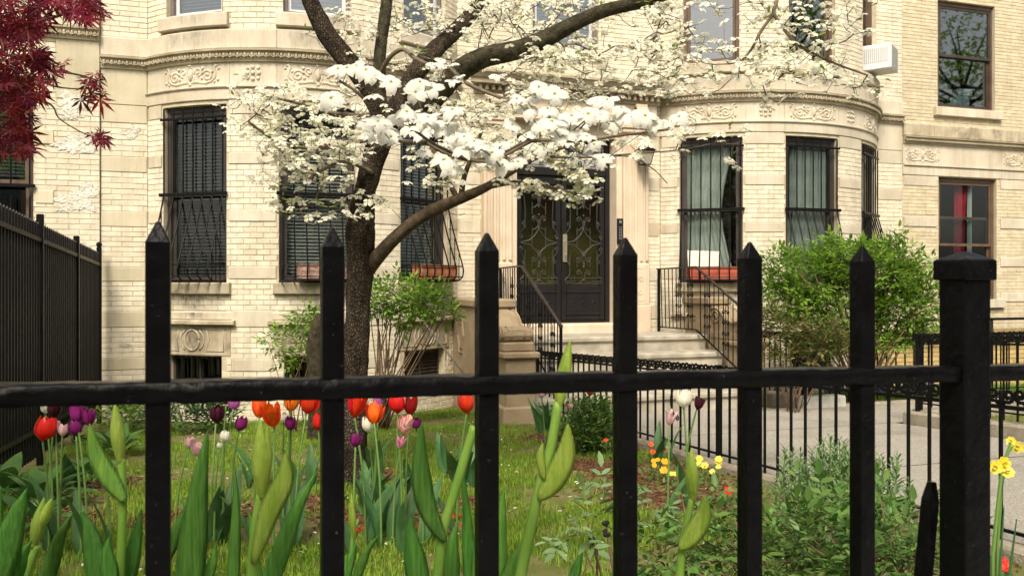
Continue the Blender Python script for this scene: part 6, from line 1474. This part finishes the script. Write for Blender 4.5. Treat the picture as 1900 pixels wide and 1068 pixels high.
# ---------------------------------------------------------------- unseen houses and trees added behind the viewer to darken reflections and shade the foreground
for i, (x0, c1, c2) in enumerate(((-26,(.16,.09,.06),(.22,.13,.09)), (-17,(.24,.14,.10),(.3,.19,.14)), (-8,(.17,.10,.07),(.23,.14,.10)), (1,(.28,.2,.14),(.34,.26,.19)), (10,(.16,.085,.06),(.22,.12,.085)), (19,(.2,.12,.085),(.27,.17,.12)))):  # unseen houses added to block low sky from iron and glass
    lab = ['brownstone row house across the street, far left of the row', 'reddish row house across the street, second from the left', 'brownstone row house across the street, third from the left', 'tan row house across the street, third from the right', 'dark brownstone row house across the street, second from the right', 'brown row house across the street, far right of the row'][i]
    h = thing('row_house', lab, 'house', (x0+4.5, -19, -1.2), 'houses across the street')
    def f(s, z, dep=0.0, x0=x0): return (x0+s, -19-dep, z)
    f.arc = False; f.ang = lambda s: 0.0
    hl = [(a, a+1.3, z, z+2.0) for a in (1.1, 3.85, 6.6) for z in (-.4, 2.6, 5.4)]
    mb = MB(); wall_sheet(mb, f, 0, 8.98, -1.4, 8.6, hl); part('wall', mb, pm('row_house_stone', c1, c2, 2, .85), h)
    part('roof', MB().box(x0, x0+8.98, -29, -19.05, 8.3, 8.55), M['room'], h); part('cornice', MB().cbox(x0+.05, x0+8.93, -18.99, -18.5, 8.1, 8.7, .05), M['frame_brown'], h)
    for a, b, z0, z1 in hl:
        w = part('window', MB().box(x0+a, x0+b, -19.26, -19.2, z0, z1), M['room'], h); put('pane', MB().box(x0+a+.05, x0+b-.05, -19.19, -19.185, z0+.05, z1-.05).mesh('pane', M['glass']), w)
def added_street_tree(label, x, y, h, r, n, seed):
    o = thing('street_tree', label, 'tree', (x, y, -1.2), 'street trees on the sidewalk'); rs = np.random.default_rng(seed)
    tr = MB(); tr.tube([np.array([x,y,-1.25]), np.array([x+.05,y,.8]), np.array([x-.05,y+.05,h-1.2])], [.2,.15,.11], 10); part('trunk', tr, M['bark'], o, True)
    br = MB(); tips = []
    for k in range(14):
        u = unit(rs.normal(size=3)+np.array([0,0,.5])); e = np.array([x,y,h])+u*np.array([r,r,r*.7])*.8; b0 = np.array([x,y,h-1.6+rs.random()]); br.tube([b0, lerp(b0, e, .5)+[0,0,.2], e], [.07,.04,.015], 6); tips.append(e)
    part('limbs', br, M['bark'], o, True)
    u = unit(rs.normal(size=(n,3))); pos = np.array([x,y,h])+u*np.array([r,r,r*.72])*rs.random((n,1))**.45*(1+.25*np.sin(u[:, :1]*7+seed)*np.cos(u[:, 1:2]*6)); mb = MB()
    mb.many(LEAF_V, LEAF_F, frames(unit(rs.normal(size=(n,3))+u*.4), rs.normal(size=(n,3))*.6+[0,0,1.0], rs.uniform(.14,.26,n)), pos); tag(part('crown', mb, M['leaf_bright'], o), kind='stuff')
added_street_tree('tall street tree far down the sidewalk to the right', 27, -2.7, 8.3, 3.6, 2600, 5); added_street_tree('tall street tree on the sidewalk, second to the right', 17.5, -2.7, 8.2, 3.2, 2400, 6)  # unseen tall trees added so the upper panes mirror leaves
added_street_tree('leafy street tree behind the viewer to the left', -4.4, -2.6, 4.6, 2.9, 5000, 1); added_street_tree('leafy street tree behind the viewer to the right', 5.6, -2.7, 4.8, 3.0, 5000, 2)  # unseen crowns added to shade the foreground and darken iron reflections
